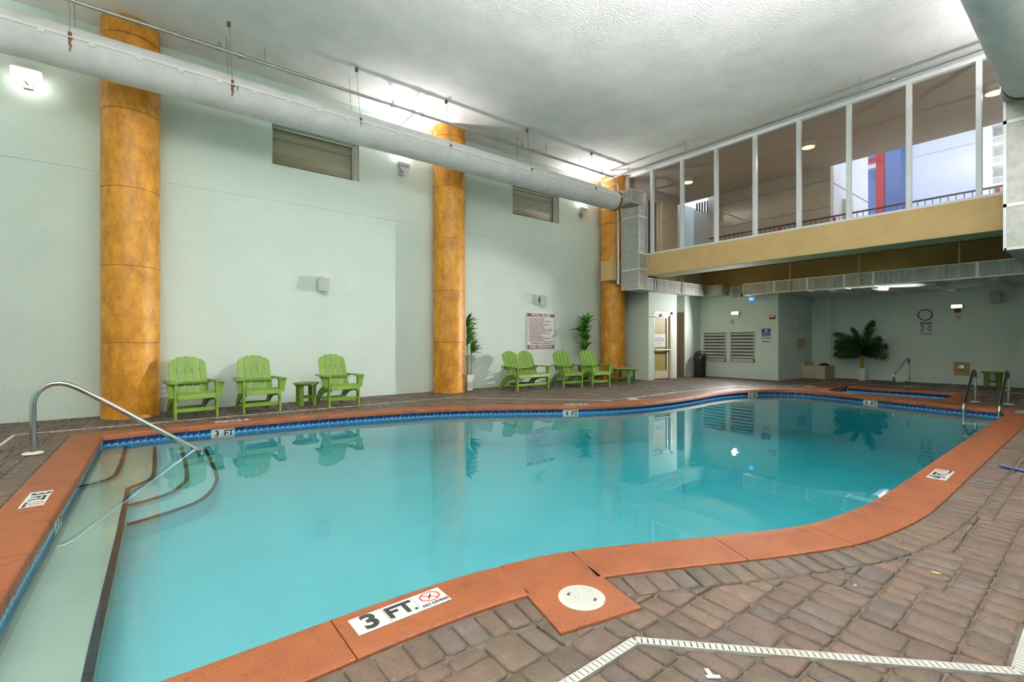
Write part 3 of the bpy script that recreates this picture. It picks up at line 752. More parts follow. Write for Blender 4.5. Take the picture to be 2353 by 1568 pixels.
MB().box((2.2, -12, 0), (10, 11.2, 62)).build('wall', 'ext_grey', b4); MB().box((0, 11.2, 0), (10, 12.6, 62)).build('stair_tower', 'ext_balcony', b4)
for k in range(14):
    z = 18+k*2.95
    sl = MB().box((-.3, 2, z), (2.2, 11.2, z+.28)).build('balcony_slab', 'ext_balcony', b4)
    MB().box((-.3, 2, z+1.15), (-.2, 11.2, z+1.25)).build('balcony_rail', 'ext_balcony', sl)
    mb = MB()
    for j in range(60): mb.box((-.27, 11.1-.15*j-.03, z+.28), (-.23, 11.1-.15*j+.03, z+1.15))
    bo = mb.build('balcony_bars', 'ext_balcony', sl); bo['kind'] = 'stuff'
    MB().box((-.05, 11.45, z+.5), (.02, 12.3, z+2.2)).build('window', 'ext_grey', b4)
struct(MB().box((16.1, -30, -3.2), (160, 90, -3.0)).build('ground', 'ext_balcony'), 'pale paving outside the building', 'ground')

# ---------------------------------------------------------------- ducts
def round_duct(root, y, z, xa, xb, r=.285, wires=True):
    n = 44; prof = []; k = int((xb-xa)/.35)
    for i in range(k+1):
        x = xa+(xb-xa)*i/k; rr = r*(1+.006*math.sin(i*2.3)+.004*math.sin(i*5.1))
        if i == k: rr *= .93
        prof.append((rr, x))
    MB().lathe(prof, (0, y, z), n, 'x').build('round_duct', 'duct_fabric', root, True)
    MB().lathe([(r*.97, xb-.02), (r*.99, xb), (r*.99, xb+.06), (r*.97, xb+.065)], (0, y, z), n, 'x').build('clamp_band', 'rust', root, True)
# left assembly
LD = empty('air_duct', (0, 0, 0)); tag(LD, 'long grey round air duct along the mint wall dropping into a metal shaft', 'duct')
DY, DZ = 9.05, 5.36
round_duct(LD, DY, DZ, -3.55, 10.85)
ph = math.radians(9); FY, FZ = DY-.287*math.cos(ph), DZ+.287*math.sin(ph)
MB().obox((3.65, FY, FZ), (1, 0, 0), (0, -math.cos(ph), math.sin(ph)), (0, math.sin(ph), math.cos(ph)), 7.2, .012, .022).build('track_strip', 'duct_strip', LD)
cl = MB().box((-.035, -.012, -.03), (.035, .012, .01)).mesh('track_clip', 'duct_strip')
for k in range(28): o = link('track_clip', cl, LD); o.location = (-3.1+k*.505, FY-.008, FZ-.03)
WX = [-2.8, -.80, 1.12, 3.22, 5.17, 7.45, 9.75]
for x in WX:
    MB().tube([(x, FY, FZ), (x-.02, FY+.1, 6.0), (x-.03, FY+.14, CEIL)], .004, 6).build('hanger_wire', 'wire_rusty', LD)
    MB().tube([(x+.02, 9.30, 5.5), (x-.02, 9.36, CEIL)], .004, 6).build('hanger_wire', 'wire_rusty', LD)
    MB().box((x-.02, FY-.02, FZ+.0), (x+.02, FY+.01, FZ+.05)).build('hook', 'rust', LD)
    MB().box((x-.06, FY+.11, CEIL-.09), (x-.01, FY+.15, CEIL-.02)).build('anchor', 'rust', LD)
def stain(x, w, a0, a1):
    mb = MB(); n_ = 7
    for i in range(n_+1):
        t = i/n_; a = math.radians(a0+(a1-a0)*t); ww = w*(1-.75*t)*(1+.3*math.sin(i*2.1))
        for sg in (-1, 1): mb.v.append((x+sg*ww+.006*math.sin(i*1.7), DY-.2925*math.cos(a), DZ+.2925*math.sin(a)))
    for i in range(n_): mb.f.append((2*i, 2*i+1, 2*i+3, 2*i+2))
    mb.build('rust_stain', 'rust', LD)
for x, w in ((-.80, .022), (1.12, .030), (1.19, .014), (3.22, .012), (-2.8, .02)): stain(x, w, 6, -14 if w < .02 else -30)
MB().lathe([(.289, 6.6), (.292, 6.62), (.289, 6.64)], (0, DY, DZ), 40, 'x').build('seam_ring', 'duct_strip', LD, True)
MB().lathe([(.289, 8.05), (.292, 8.07), (.289, 8.09)], (0, DY, DZ), 40, 'x').build('seam_ring', 'duct_fabric', LD, True)
ya, yb = 8.735, 9.37
mb = MB(); n = 24; vs = []
for k in range(n):                                   # round to rectangular adapter
    a = 2*PI*k/n; vs.append((10.88, DY+.27*math.cos(a), DZ+.27*math.sin(a)))
for k in range(n):
    a = 2*PI*k/n; cx_, sx_ = math.cos(a), math.sin(a); m_ = max(abs(cx_), abs(sx_)); vs.append((11.23, (ya+yb)/2+(yb-ya)/2*cx_/m_, 5.52+.19*sx_/m_))
mb.add(vs, [(k, (k+1) % n, n+(k+1) % n, n+k) for k in range(n)]); mb.build('adapter', 'sheet_metal', LD)
MB().box((11.23, ya, 5.33), (11.98, yb, 5.71)).build('elbow_box', 'sheet_metal', LD, bevel=.005)
MB().box((11.60, ya, 2.81), (12.02, yb, 5.33)).build('shaft', 'sheet_metal', LD, bevel=.005)
MB().box((12.02, ya, 2.81), (15.70, yb, 3.17)).build('lower_run', 'sheet_metal_dirty', LD, bevel=.005)
MB().box((15.30, 8.14, 2.80), (15.74, ya, 3.16)).build('end_box', 'sheet_metal_dirty', LD, bevel=.005)
for z in (3.40, 4.98): MB().box((11.585, ya-.015, z-.03), (12.02, yb+.005, z+.03)).build('flange_band', 'metal_edge', LD)
mb = MB(); e = .012
for (x, yy, z0_, z1_) in ((11.60, ya, 2.81, 5.33), (11.60, yb, 2.81, 5.33), (12.02, ya, 3.2, 5.6), (11.23, ya, 5.33, 5.71)): mb.box((x-e, yy-e, z0_), (x+e, yy+e, z1_))
mb.box((11.59, ya-e, 2.80), (11.61, yb, 2.825)).box((11.23, ya-e, 5.32), (11.62, ya+e, 5.345)).box((11.23, ya-e, 5.70), (11.98, ya+e, 5.72)).box((11.6, ya-e, 2.80), (15.7, ya+e, 2.822)).box((12.02, ya-e, 3.155), (15.7, ya+e, 3.178))
mb.build('corner_seam', 'metal_edge', LD)
MB().box((11.60, ya-.02, 3.855), (12.06, ya-.005, 3.885)).build('strap', 'white_alu', LD)
for x in (12.4, 12.52, 13.9, 14.9): MB().box((x-.012, ya-.012, 2.80), (x+.012, yb+.01, 3.19)).build('joint_band', 'metal_edge', LD)
for x in (12.45, 13.85, 14.95): MB().box((x-.008, ya-.02, 2.80), (x+.008, ya-.012, 3.62)).build('hanger_rod', 'galvanised', LD)
# second duct run crossing under the beam
D2 = empty('air_duct', (15.0, 0, 0)); tag(D2, 'dirty rectangular metal duct hanging across the alcove front', 'duct')
MB().box((0, -.6, 2.70), (.42, 7.29, 3.06)).build('duct_body', 'sheet_metal_dirty', D2, bevel=.005)
MB().box((-.012, -.6, 2.695), (.01, 7.29, 2.72)).box((-.012, -.6, 3.04), (.01, 7.29, 3.065)).box((-.012, 7.27, 2.70), (.01, 7.30, 3.06)).build('edge_seam', 'metal_edge', D2)
for yy in (6.35, 5.45, 4.55, 3.9, 1.95): MB().box((-.014, yy-.03, 2.69), (.43, yy+.03, 3.07)).build('joint_band', 'metal_edge', D2)
for yy in (5.9, 4.2, 2.25): MB().box((-.03, yy-.012, 2.68), (-.015, yy+.012, 3.66)).build('hanger_rod', 'galvanised', D2)
# right assembly near the camera
RD = empty('air_duct', (0, 0, 0)); tag(RD, 'large grey round duct at upper right entering a scuffed metal shaft', 'duct')
round_duct(RD, .86, DZ, -1.5, 10.95)
ya2, yb2 = .55, 1.18; mb = MB(); vs = []
for k in range(n):
    a = 2*PI*k/n; vs.append((10.98, .86+.27*math.cos(a), DZ+.27*math.sin(a)))
for k in range(n):
    a = 2*PI*k/n; cx_, sx_ = math.cos(a), math.sin(a); m_ = max(abs(cx_), abs(sx_)); vs.append((11.2, (ya2+yb2)/2+(yb2-ya2)/2*cx_/m_, 5.52+.19*sx_/m_))
mb.add(vs, [(k, (k+1) % n, n+(k+1) % n, n+k) for k in range(n)]); mb.build('adapter', 'sheet_metal', RD)
MB().box((11.2, ya2, 5.33), (11.98, yb2, 5.71)).build('elbow_box', 'sheet_metal', RD, bevel=.005)
MB().box((11.60, ya2, 2.81), (12.02, yb2, 5.33)).build('shaft', 'sheet_metal', RD, bevel=.005)
MB().box((12.02, ya2, 2.81), (14.97, yb2, 3.17)).build('lower_run', 'sheet_metal_dirty', RD, bevel=.005)
for z in (3.56, 4.98): MB().box((11.585, ya2-.005, z-.03), (12.02, yb2+.015, z+.03)).build('flange_band', 'metal_edge', RD)
MB().box((11.585, yb2-.03, 2.80), (11.60, yb2+.012, 5.33)).box((11.585, ya2, 2.80), (11.60, yb2, 2.84)).box((11.185, ya2, 5.33), (11.2, yb2, 5.37)).box((11.185, yb2-.04, 5.33), (11.2, yb2+.01, 5.71)).build('corner_seam', 'metal_edge', RD)

# ---------------------------------------------------------------- sprinkler pipes
SPZ = 6.18
def coupling(root, c, axis, r=.045, l=.05): MB().lathe([(r*.8, -l), (r, -l*.6), (r, l*.6), (r*.8, l)], c, 16, axis).build('coupling', 'galvanised', root, True)
P1 = empty('sprinkler_pipe', (0, 9.3, SPZ)); tag(P1, 'galvanised sprinkler pipe under the ceiling along the mint wall', 'pipe')
MB().tube([(-3.5, 0, 0), (11.08, 0, 0)], .03, 14).build('pipe_run', 'galvanised', P1, True)
for x in (1.0, 1.32, 4.1, 4.55, 4.75, 7.6, 7.95, 10.6): coupling(P1, (x, 0, 0), 'x')
for x in (1.69, 5.1, 8.4): MB().tube([(x, 0, 0), (x, 0, CEIL-SPZ)], .006, 6).build('hanger_rod', 'galvanised', P1)
for x in (1.0, 4.1, 7.6, 10.6):
    h_ = MB().tube([(x, 0, .02), (x, 0, .09)], .014, 8).box((x-.03, -.006, .085), (x+.03, .006, .10)).tube([(x-.02, 0, .09), (x, 0, .15), (x+.02, 0, .09)], .005, 5).build('sprinkler_head', 'galvanised', P1)
MB().tube([(4.62, 0, 0), (4.62, .95, 0)], .022, 10).build('branch_pipe', 'galvanised', P1, True)
P2 = empty('sprinkler_pipe', (11.13, 0, SPZ)); tag(P2, 'galvanised sprinkler pipe running above the glazed wall', 'pipe')
MB().tube([(0, -.6, 0), (0, 9.70, 0)], .03, 14).build('pipe_run', 'galvanised', P2, True)
for yy in (2.6, 6.55, 9.3): coupling(P2, (0, yy, 0), 'y')
for yy in (3.1, 6.9, 8.75): MB().tube([(0, yy, 0), (0, yy, CEIL-SPZ)], .006, 6).lathe([(.02, -.02), (.034, 0), (.02, .05), (.012, .09)], (0, yy, 0), 8).build('hanger_rod', 'galvanised', P2)
P3 = empty('drain_pipe', (11.48, 9.42, 0)); tag(P3, 'vertical grey pipe in front of the far corner column', 'pipe')
MB().tube([(-.35, .33, SPZ), (-.33, .33, SPZ-.06), (-.30, .28, SPZ-.10), (-.06, .02, SPZ-.10), (0, 0, SPZ-.14), (0, 0, SPZ-.2), (0, 0, 3.15), (0, 0, 3.06), (.05, 0, 3.0), (.55, 0, 2.99)], .03, 14).build('pipe_run', 'galvanised', P3, True)
MB().lathe([(.042, 3.0), (.046, 3.03), (.046, 3.12), (.042, 3.14)], n=14).build('elbow_joint', 'galvanised', P3, True)

# ---------------------------------------------------------------- wall floodlights
def floodlight(x, y, side, label, watts, bright, aim=32, spread=150):
    r_ = empty('floodlight', (x, y, 5.22)); r_.rotation_euler = (0, 0, 0 if side > 0 else PI); tag(r_, label, 'lamp', 'white floodlights on the side walls')
    MB().box((-.055, -.03, -.055), (.055, 0, .055)).build('junction_box', 'galvanised', r_, bevel=.004)
    MB().tube([(0, -.03, 0), (-.03, -.10, .02), (-.09, -.11, .06), (-.11, -.12, .11)], .008, 8).build('cable', 'black_plastic', r_, True)
    MB().tube([(-.17, -.10, .17), (-.17, -.12, .11), (.17, -.12, .11), (.17, -.10, .17)], .008, 6).build('bracket', 'plastic_white', r_)
    hs = MB().prism([(-.04, 0), (.05, 0), (.075, .05), (.06, .085), (-.06, .085), (-.075, .05)], (-.14, -.12, .13), (0, 1, 0), (0, 0, 1), (1, 0, 0), .28).build('housing', 'plastic_white', r_, bevel=.006)
    for k in range(7): MB().box((-.12+k*.038, -.185, .135), (-.112+k*.038, -.055, .175)).build('fin', 'plastic_white', hs)
    if bright:
        MB().box((-.17, -.21, .09), (.17, -.19, .17)).build('lens', 'lamp_soft', r_); MB().box((-.17, -.21, -.01), (.17, -.19, .07)).build('lens', 'lamp_soft', r_)
    else: MB().box((-.125, -.17, .212), (.125, -.07, .220)).build('lens', 'lamp_glow', r_)
    ld = bpy.data.lights.new('flood_beam', 'AREA'); ld.shape = 'RECTANGLE'; ld.size = .26; ld.size_y = .12; ld.energy = watts; ld.color = (1, .955, .935); ld.spread = math.radians(spread)
    lo = bpy.data.objects.new('flood_beam', ld); COL.objects.link(lo); lo.parent = r_
    lo.location = (0, -.125, .235) if not bright else (0, -.225, .12)
    tilt = math.radians(180-aim)
    lo.rotation_euler = (-tilt, 0, 0)                # area lights shine along local -Z
    return r_
floodlight(-1.42, WL, 1, 'floodlight glaring at upper left on the mint wall', FLOOD_W*.06, True, 78, 110)
floodlight(4.79, WL, 1, 'white floodlight under the duct left of the middle column', FLOOD_W, False)
floodlight(10.86, WL, 1, 'white floodlight under the duct beside the far corner column', FLOOD_W, False)
for x, lab in ((-1.42, 'added unseen floodlight behind the camera near the left end wall'), (4.8, 'added unseen floodlight behind the camera above the pool coping'), (10.3, 'added unseen floodlight behind the camera beside the right duct')):
    floodlight(x, -.62, -1, lab, FLOOD_R*(.07 if x > 10 else 1.25), False, 32, 135)  # out-of-view lamps added on the right wall to brighten the room evenly
def wall_lamp(x, y, z, label, watts, glow, small):
    r_ = empty('wall_lamp', (x, y, z)); tag(r_, label, 'lamp', 'wall lamps at the back')
    MB().box((-.03, -.07, -.16), (0, .07, -.04)).build('junction_box', 'rust' if small else 'plastic_white', r_, bevel=.004)
    MB().box((-.14, -.13, -.045), (-.02, .13, .075)).build('housing', 'beige_frame' if small else 'plastic_white', r_, bevel=.01)
    MB().box((-.148, -.11, -.03), (-.138, .11, .055)).build('lens', glow, r_)
    ld = bpy.data.lights.new('lamp_beam', 'AREA'); ld.shape = 'RECTANGLE'; ld.size = .2; ld.size_y = .1; ld.energy = watts; ld.color = (1, .98, .94); ld.spread = math.radians(45 if small else 150)
    lo = bpy.data.objects.new('lamp_beam', ld); COL.objects.link(lo); lo.parent = r_; lo.location = (-.155, 0, .01); lo.rotation_euler = (0, math.radians(85 if small else 80), math.radians(-22 if small else 0))
wall_lamp(15.75, 7.87, 2.17, 'glaring white wall lamp above the two louvred vents', FARLAMP_W, 'lamp_glow', False)
wall_lamp(18.46, 2.81, 2.23, 'small lit wall lamp right of the clock', NEARLAMP_W, 'lamp_soft', True)

# ---------------------------------------------------------------- fittings on the walls
def speaker(loc, ax, label, w=.2, h=.31, mat='speaker_cream'):
    r_ = empty('loudspeaker', loc); r_.rotation_euler = (0, 0, ax); tag(r_, label, 'speaker', 'wall loudspeakers')
    MB().box((-w/2, -.20, -h/2), (w/2, -.06, h/2)).build('cabinet', mat, r_, bevel=.02)
    MB().box((-w/2+.015, -.206, -h/2+.02), (w/2-.015, -.199, h/2-.02)).build('grille', 'grille_grey', r_, bevel=.003)
    MB().box((-.03, -.07, -.05), (.03, 0, .05)).build('bracket', 'dark_metal', r_)
speaker((2.93, WL, 2.45), math.radians(25), 'white loudspeaker on the mint wall between the two left columns')
speaker((9.13, WL, 2.44), math.radians(25), 'white loudspeaker above the pool rules board')
speaker((18.46, 2.02, 2.44), -PI/2, 'grey square loudspeaker on the far wall right of the small lamp', .22, .31, 'grille_grey')
# pool rules board
pr = empty('sign_board', (9.18, WL, 1.0)); tag(pr, 'maroon and white pool rules board on the mint wall above the green loveseat', 'sign')
MB().box((-.555, -.02, 0), (.555, -.002, 1.07)).build('panel', 'sign_white', pr, bevel=.003)
yf = -.0215
MB().box((-.53, yf, .955), (.53, -.02, 1.05)).build('header_band', 'maroon', pr); MB().box((-.53, yf, .02), (.53, -.02, .135)).build('footer_band', 'maroon', pr)
MB().box((-.53, yf, .13), (-.52, -.02, .96)).box((.52, yf, .13), (.53, -.02, .96)).build('border', 'maroon', pr)
FR = lambda z, x=0: frame((x, yf-.001, z), (1, 0, 0), (0, 0, 1))
text('lettering', 'POOL RULES', .098, 'sign_white', pr, FR(1.0), bold=.025, sx=1.30)
text('lettering', 'NO DIVING', .108, 'sign_white', pr, FR(.077), bold=.025, sx=1.55)
rules = ('\u2022 SHOWER BEFORE ENTERING\n\u2022 POOL HOURS 9 AM TO 10 PM\n\u2022 NO FOOD, DRINK, GLASS, OR ANIMALS IN\n   POOL OR ON POOL DECK\n\u2022 POOL IS FOR REGISTERED GUESTS ONLY\n\u2022 DO NOT SWALLOW POOL WATER\n\u2022 BATHING LOAD 36 PERSONS\n\u2022 CHILDREN UNDER 12 MUST BE\n   ACCOMPANIED BY AN ADULT AT ALL TIMES\n'
         '\u2022 DO NOT USE POOL IF ILL WITH DIARRHEA\n\u2022 SWIM DIAPERS REQUIRED FOR ALL\n   TODDLERS AND BABIES WHILE IN POOL\n   OR ON POOL DECK\n\u2022 NO SMOKING OR VAPING\n\u2022 IN CASE OF EMERGENCY DIAL 911\n\u2022 NO JUMPING, RUNNING, OR HORSEPLAY\n   IN POOL OR ON POOL DECK')
text('rules_text', rules, .0395, 'maroon', pr, FR(.588, -.50), align='LEFT', bold=.02, sx=1.12, spacing=1.0)
text('rules_text', 'NO LIFEGUARD ON DUTY SWIM AT OWN RISK', .036, 'maroon', pr, FR(.232), bold=.02, sx=1.22)
text('rules_text', "MAXIMUM POOL DEPTH 5' 0\"", .052, 'maroon', pr, FR(.178), bold=.03, sx=1.15)
# helper frame for things on walls facing -X (reader looks along +X, right hand is -Y)
FX = lambda y, z, d=-.0105: frame((d, y, z), (0, -1, 0), (0, 0, 1))
sh_ = empty('sign_board', (15.75, 6.918, 1.165)); tag(sh_, 'blue and white shower sign with arrow beside the louvred vents', 'sign')
MB().box((-.008, -.15, 0), (-.001, .15, .495)).build('panel', 'sign_white', sh_); MB().box((-.0095, -.135, .235), (-.008, .135, .48)).build('blue_field', 'sign_blue', sh_)
MB().prism([(0, .105), (.055, .045), (.045, .025), (0, .015), (-.045, .025), (-.055, .045)], (-.0095, 0, .37), (0, -1, 0), (0, 0, 1), (-1, 0, 0), .001).build('droplet', 'sign_white', sh_)
for z, s_ in ((.353, 'PLEASE SHOWER'), (.307, 'BEFORE'), (.262, 'ENTERING POOL')): text('lettering', s_, .038, 'sign_white', sh_, FX(0, z), bold=.02)
text('lettering', 'SHOWER', .075, 'ink_black', sh_, FX(0, .165), bold=.01)
MB().prism([(-.115, 0), (-.065, .03), (-.065, .012), (.115, .012), (.115, -.012), (-.065, -.012), (-.065, -.03)], (-.0085, 0, .065), (0, -1, 0), (0, 0, 1), (-1, 0, 0), .001).build('arrow', 'ink_black', sh_)
nt_ = empty('sign_board', (18.46, 3.505, 1.39)); tag(nt_, 'notice sign with blue header and four teal figures below the clock', 'sign')
MB().box((-.008, -.155, 0), (-.001, .155, .44)).build('panel', 'sign_white', nt_); MB().box((-.0095, -.14, .355), (-.008, .14, .43)).build('blue_field', 'sign_blue', nt_)
text('lettering', 'NOTICE', .068, 'sign_white', nt_, FX(0, .392), bold=.02, shear=.25)
for sy in (-1, 1):
    for sz in (0, 1):
        c_ = (sy*.09, .175+sz*.115); mb = MB()
        mb.prism(arc((c_[0], c_[1]+.045), .014, 0, 2*PI, 12)[:-1], (-.0085, 0, 0), (0, -1, 0), (0, 0, 1), (-1, 0, 0), .001)
        mb.prism([(c_[0]-.028, c_[1]-.02), (c_[0]+.028, c_[1]-.02), (c_[0]+.028, c_[1]+.012), (c_[0]+.014, c_[1]+.026), (c_[0]-.014, c_[1]+.026), (c_[0]-.028, c_[1]+.012)], (-.0085, 0, 0), (0, -1, 0), (0, 0, 1), (-1, 0, 0), .001)
        mb.build('figure', 'ink_teal', nt_)
        a_ = (sy*.043, .245+(1 if sz else -1)*.033); e_ = (sy*.018, (1 if sz else -1)*.016)
        MB().prism([(a_[0]+e_[0], a_[1]+e_[1]), (a_[0]-sy*.018, a_[1]+e_[1]), (a_[0]+e_[0], a_[1]-e_[1])], (-.0085, 0, 0), (0, -1, 0), (0, 0, 1), (-1, 0, 0), .001).build('arrow', 'ink_teal', nt_)
text('lettering', '6FT', .042, 'ink_teal', nt_, FX(0, .245, -.009), bold=.03)
text('lettering', 'MAINTAIN PROPER\nSOCIAL DISTANCING', .033, 'ink_black', nt_, FX(0, .075, -.009), bold=.02, spacing=1.1)
def no_smoking(x, y, z, label, s=1.0):
    r_ = empty('sign_board', (x, y, z)); tag(r_, label, 'sign', 'small no smoking stickers')
    MB().box((-.004, -.055*s, -.08*s), (-.001, .055*s, .07*s)).build('panel', 'sign_white', r_)
    mb = MB(); R0, R1 = .048*s, .038*s; n_ = 28
    vs = [(-.0048, R0*math.cos(2*PI*k/n_), .015*s+R0*math.sin(2*PI*k/n_)) for k in range(n_)]+[(-.0048, R1*math.cos(2*PI*k/n_), .015*s+R1*math.sin(2*PI*k/n_)) for k in range(n_)]
    mb.add(vs, [(k, n_+k, n_+(k+1) % n_, (k+1) % n_) for k in range(n_)])
    mb.obox((-.0046, 0, .015*s), (0, .7071, .7071), (0, -.7071, .7071), (1, 0, 0), R1, .005*s, .0003); mb.build('ban_ring', 'ink_red', r_)
    MB().box((-.0044, -.025*s, .010*s), (-.004, .025*s, .020*s)).build('cigarette', 'ink_black', r_)
    text('lettering', 'NO SMOKING', .016*s, 'ink_black', r_, frame((-.0046, 0, -.055*s), (0, -1, 0), (0, 0, 1)))
no_smoking(15.75, 8.02, 1.88, 'small no smoking sticker under the glaring wall lamp', 1.25)
no_smoking(18.46, 2.795, 1.93, 'small no smoking sticker under the small wall lamp', 1.1)
# clock
ck = empty('wall_clock', (18.46, 3.523, 2.033)); tag(ck, 'round black rimmed wall clock on the far wall', 'clock')
MB().lathe([(.168, 0), (.172, -.02), (.166, -.04), (.148, -.04), (.145, -.02)], n=36, axis='x', cap=False).build('rim', 'black_plastic', ck, True)
MB().lathe([(.148, -.018), (.148, -.020)], n=36, axis='x').build('dial', 'sign_white', ck)
for hnum in range(1, 13):
    a = PI/2-hnum*PI/6; text('numeral', str(hnum), .036, 'ink_black', ck, frame((-.0206, -.115*math.cos(a), .115*math.sin(a)), (0, -1, 0), (0, 0, 1)), bold=.01)
def hand(a, l, w): MB().obox((-.023, -l/2*math.sin(a), l/2*math.cos(a)), (0, -math.sin(a), math.cos(a)), (0, -math.cos(a), -math.sin(a)), (1, 0, 0), l/2, w, .0008).build('hand', 'ink_black', ck)
hand(math.radians(210), .115, .004); hand(math.radians(2), .12, .0025)
# fire alarm, blue beacon, thermostat, switch plates
fa = empty('fire_alarm', (15.75, 6.72, 2.01)); tag(fa, 'red fire alarm strobe on the vent wall', 'alarm')
MB().box((-.05, -.085, -.06), (0, .085, .06)).build('housing', 'alarm_red', fa, bevel=.008); MB().box((-.062, -.07, .0), (-.05, .07, .045)).build('strobe', 'strobe_glass', fa, bevel=.004)
bb = empty('beacon_lamp', (15.72, 7.38, 2.60)); tag(bb, 'small glowing blue beacon hanging under the metal duct', 'lamp')
MB().lathe([(.02, -.12), (.028, -.10), (.028, .0)], n=14).build('body', 'plastic_white', bb, True); MB().lathe([(.055, .0), (.06, .03), (.03, .06), (.01, .07)], n=16).build('dome', 'blue_glow', bb, True)
th = empty('thermostat', (17.15, 6.55, 1.89)); tag(th, 'small grey thermostat on the alcove side wall', 'thermostat')
MB().box((-.04, -.03, -.06), (.04, 0, .06)).build('case', 'plastic_white', th, bevel=.005); MB().box((-.025, -.033, 0), (.025, -.03, .04)).build('display', 'grille_grey', th)
sp_ = empty('switch_plate', (17.47, 6.55, 1.16)); tag(sp_, 'two switches on a square ochre board on the alcove side wall', 'switch')
MB().box((-.30, -.02, -.15), (.30, 0, .15)).build('backboard', 'plywood_ochre', sp_)
for dx in (-.08, .08): MB().box((dx-.06, -.035, -.07), (dx+.06, -.02, .07)).build('cover', 'galvanised', sp_, bevel=.004)
bp = empty('switch_plate', (18.46, 2.72, .455)); tag(bp, 'round grey switch on an ochre board low on the far wall', 'switch')
MB().box((-.02, -.17, -.19), (0, .17, .19)).build('backboard', 'plywood_ochre', bp); MB().lathe([(.075, -.02), (.075, -.05), (.065, -.055)], (0, .01, .03), 20, 'x').build('cover', 'galvanised', bp, True)
MB().box((-.062, -.005, .005), (-.054, .025, .055)).build('toggle', 'plastic_white', bp)
# louvred vents
def vent(y0_, y1_, z0_, z1_, label, n_):
    r_ = empty('louvre_vent', (15.75, (y0_+y1_)/2, z0_)); tag(r_, label, 'vent', 'louvred vents on the vent wall'); w_ = (y1_-y0_)/2; h_ = z1_-z0_
    MB().box((-.03, -w_, 0), (0, -w_+.03, h_)).box((-.03, w_-.03, 0), (0, w_, h_)).box((-.03, -w_, h_-.03), (0, w_, h_)).box((-.03, -w_, 0), (0, w_, .11)).build('frame', 'louver_grey', r_)
    MB().box((-.004, -w_+.03, .11), (-.001, w_-.03, h_-.03)).build('backing', 'louver_dark', r_)
    for k in range(n_):
        z = .11+(k+.5)*(h_-.14)/n_; MB().obox((-.022, 0, z), (0, 1, 0), (.5, 0, .866), (.866, 0, -.5), w_-.03, .036, .003).build('slat', 'louver_grey', r_)
vent(8.24, 9.06, .54, 1.55, 'left louvred wall vent behind the black litter bin', 8); vent(7.28, 8.09, .55, 1.56, 'right louvred wall vent beside the shower sign', 8)
vent(7.68, 7.99, 2.72, 3.08, 'small louvred vent up under the ochre beam', 5)
# exit door
dr = empty('door_1', (12.895, 9.13, 0)); struct(dr, 'glazed exit door with olive panel, notice and push bar', 'door'); dw = 1.035
MB().box((.92, -.0, 0), (dw, .14, 2.21)).box((0, .0, 0), (.03, .14, 2.21)).box((0, 0, 2.13), (dw, .14, 2.21)).build('door_frame', 'door_frame', dr, bevel=.004)
lf = MB().box((.78, .05, .02), (.92, .10, 2.13)).box((.03, .05, .02), (.12, .10, 2.13)).box((.12, .05, .02), (.78, .10, .27)).box((.12, .05, 2.0), (.78, .10, 2.13)).build('door_leaf', 'door_frame', dr, bevel=.003)
MB().box((.12, .075, .27), (.78, .09, 2.0)).build('panel', 'door_olive', lf)
MB().box((.765, .06, .27), (.782, .076, 2.0)).build('gasket', 'ink_black', lf)
MB().tube([(.08, -.02, .95), (.85, -.02, .95)], .03, 12).box((.82, -.03, .91), (.88, .06, .99)).build('push_bar', 'galvanised', lf, True)
MB().box((.45, .0, 2.06), (.85, .05, 2.14)).build('door_closer', 'white_alu', dr); MB().tube([(-.15, -.14, 2.02), (.55, .02, 2.05)], .012, 8).build('closer_arm', 'galvanised', dr)
dn = empty('sign_board', (13.30, 9.2, 1.06)); tag(dn, 'white paper notice on the exit door above the push bar', 'sign')
MB().box((-.27, -.003, 0), (.33, .0, .42)).build('sheet', 'paper_white', dn)
for z, s_, sz in ((.275, 'NO WET BATHING SUITS', .044), (.215, 'ALLOWED IN THE LOBBY', .044), (.125, 'towels and floats not permitted', .03), (.075, '8am - 10pm', .03)): text('lettering', s_, sz, 'ink_black', dn, frame((.0, -.0036, z), (1, 0, 0), (0, 0, 1)), bold=.02 if sz > .04 else 0, sx=1.0)
text('lettering', 'Pool Cafe', .036, 'ink_teal', dn, frame((.0, -.0036, .355), (1, 0, 0), (0, 0, 1)))
MB().box((-.25, -.0036, .175), (.25, -.003, .18)).build('rule', 'ink_teal', dn)

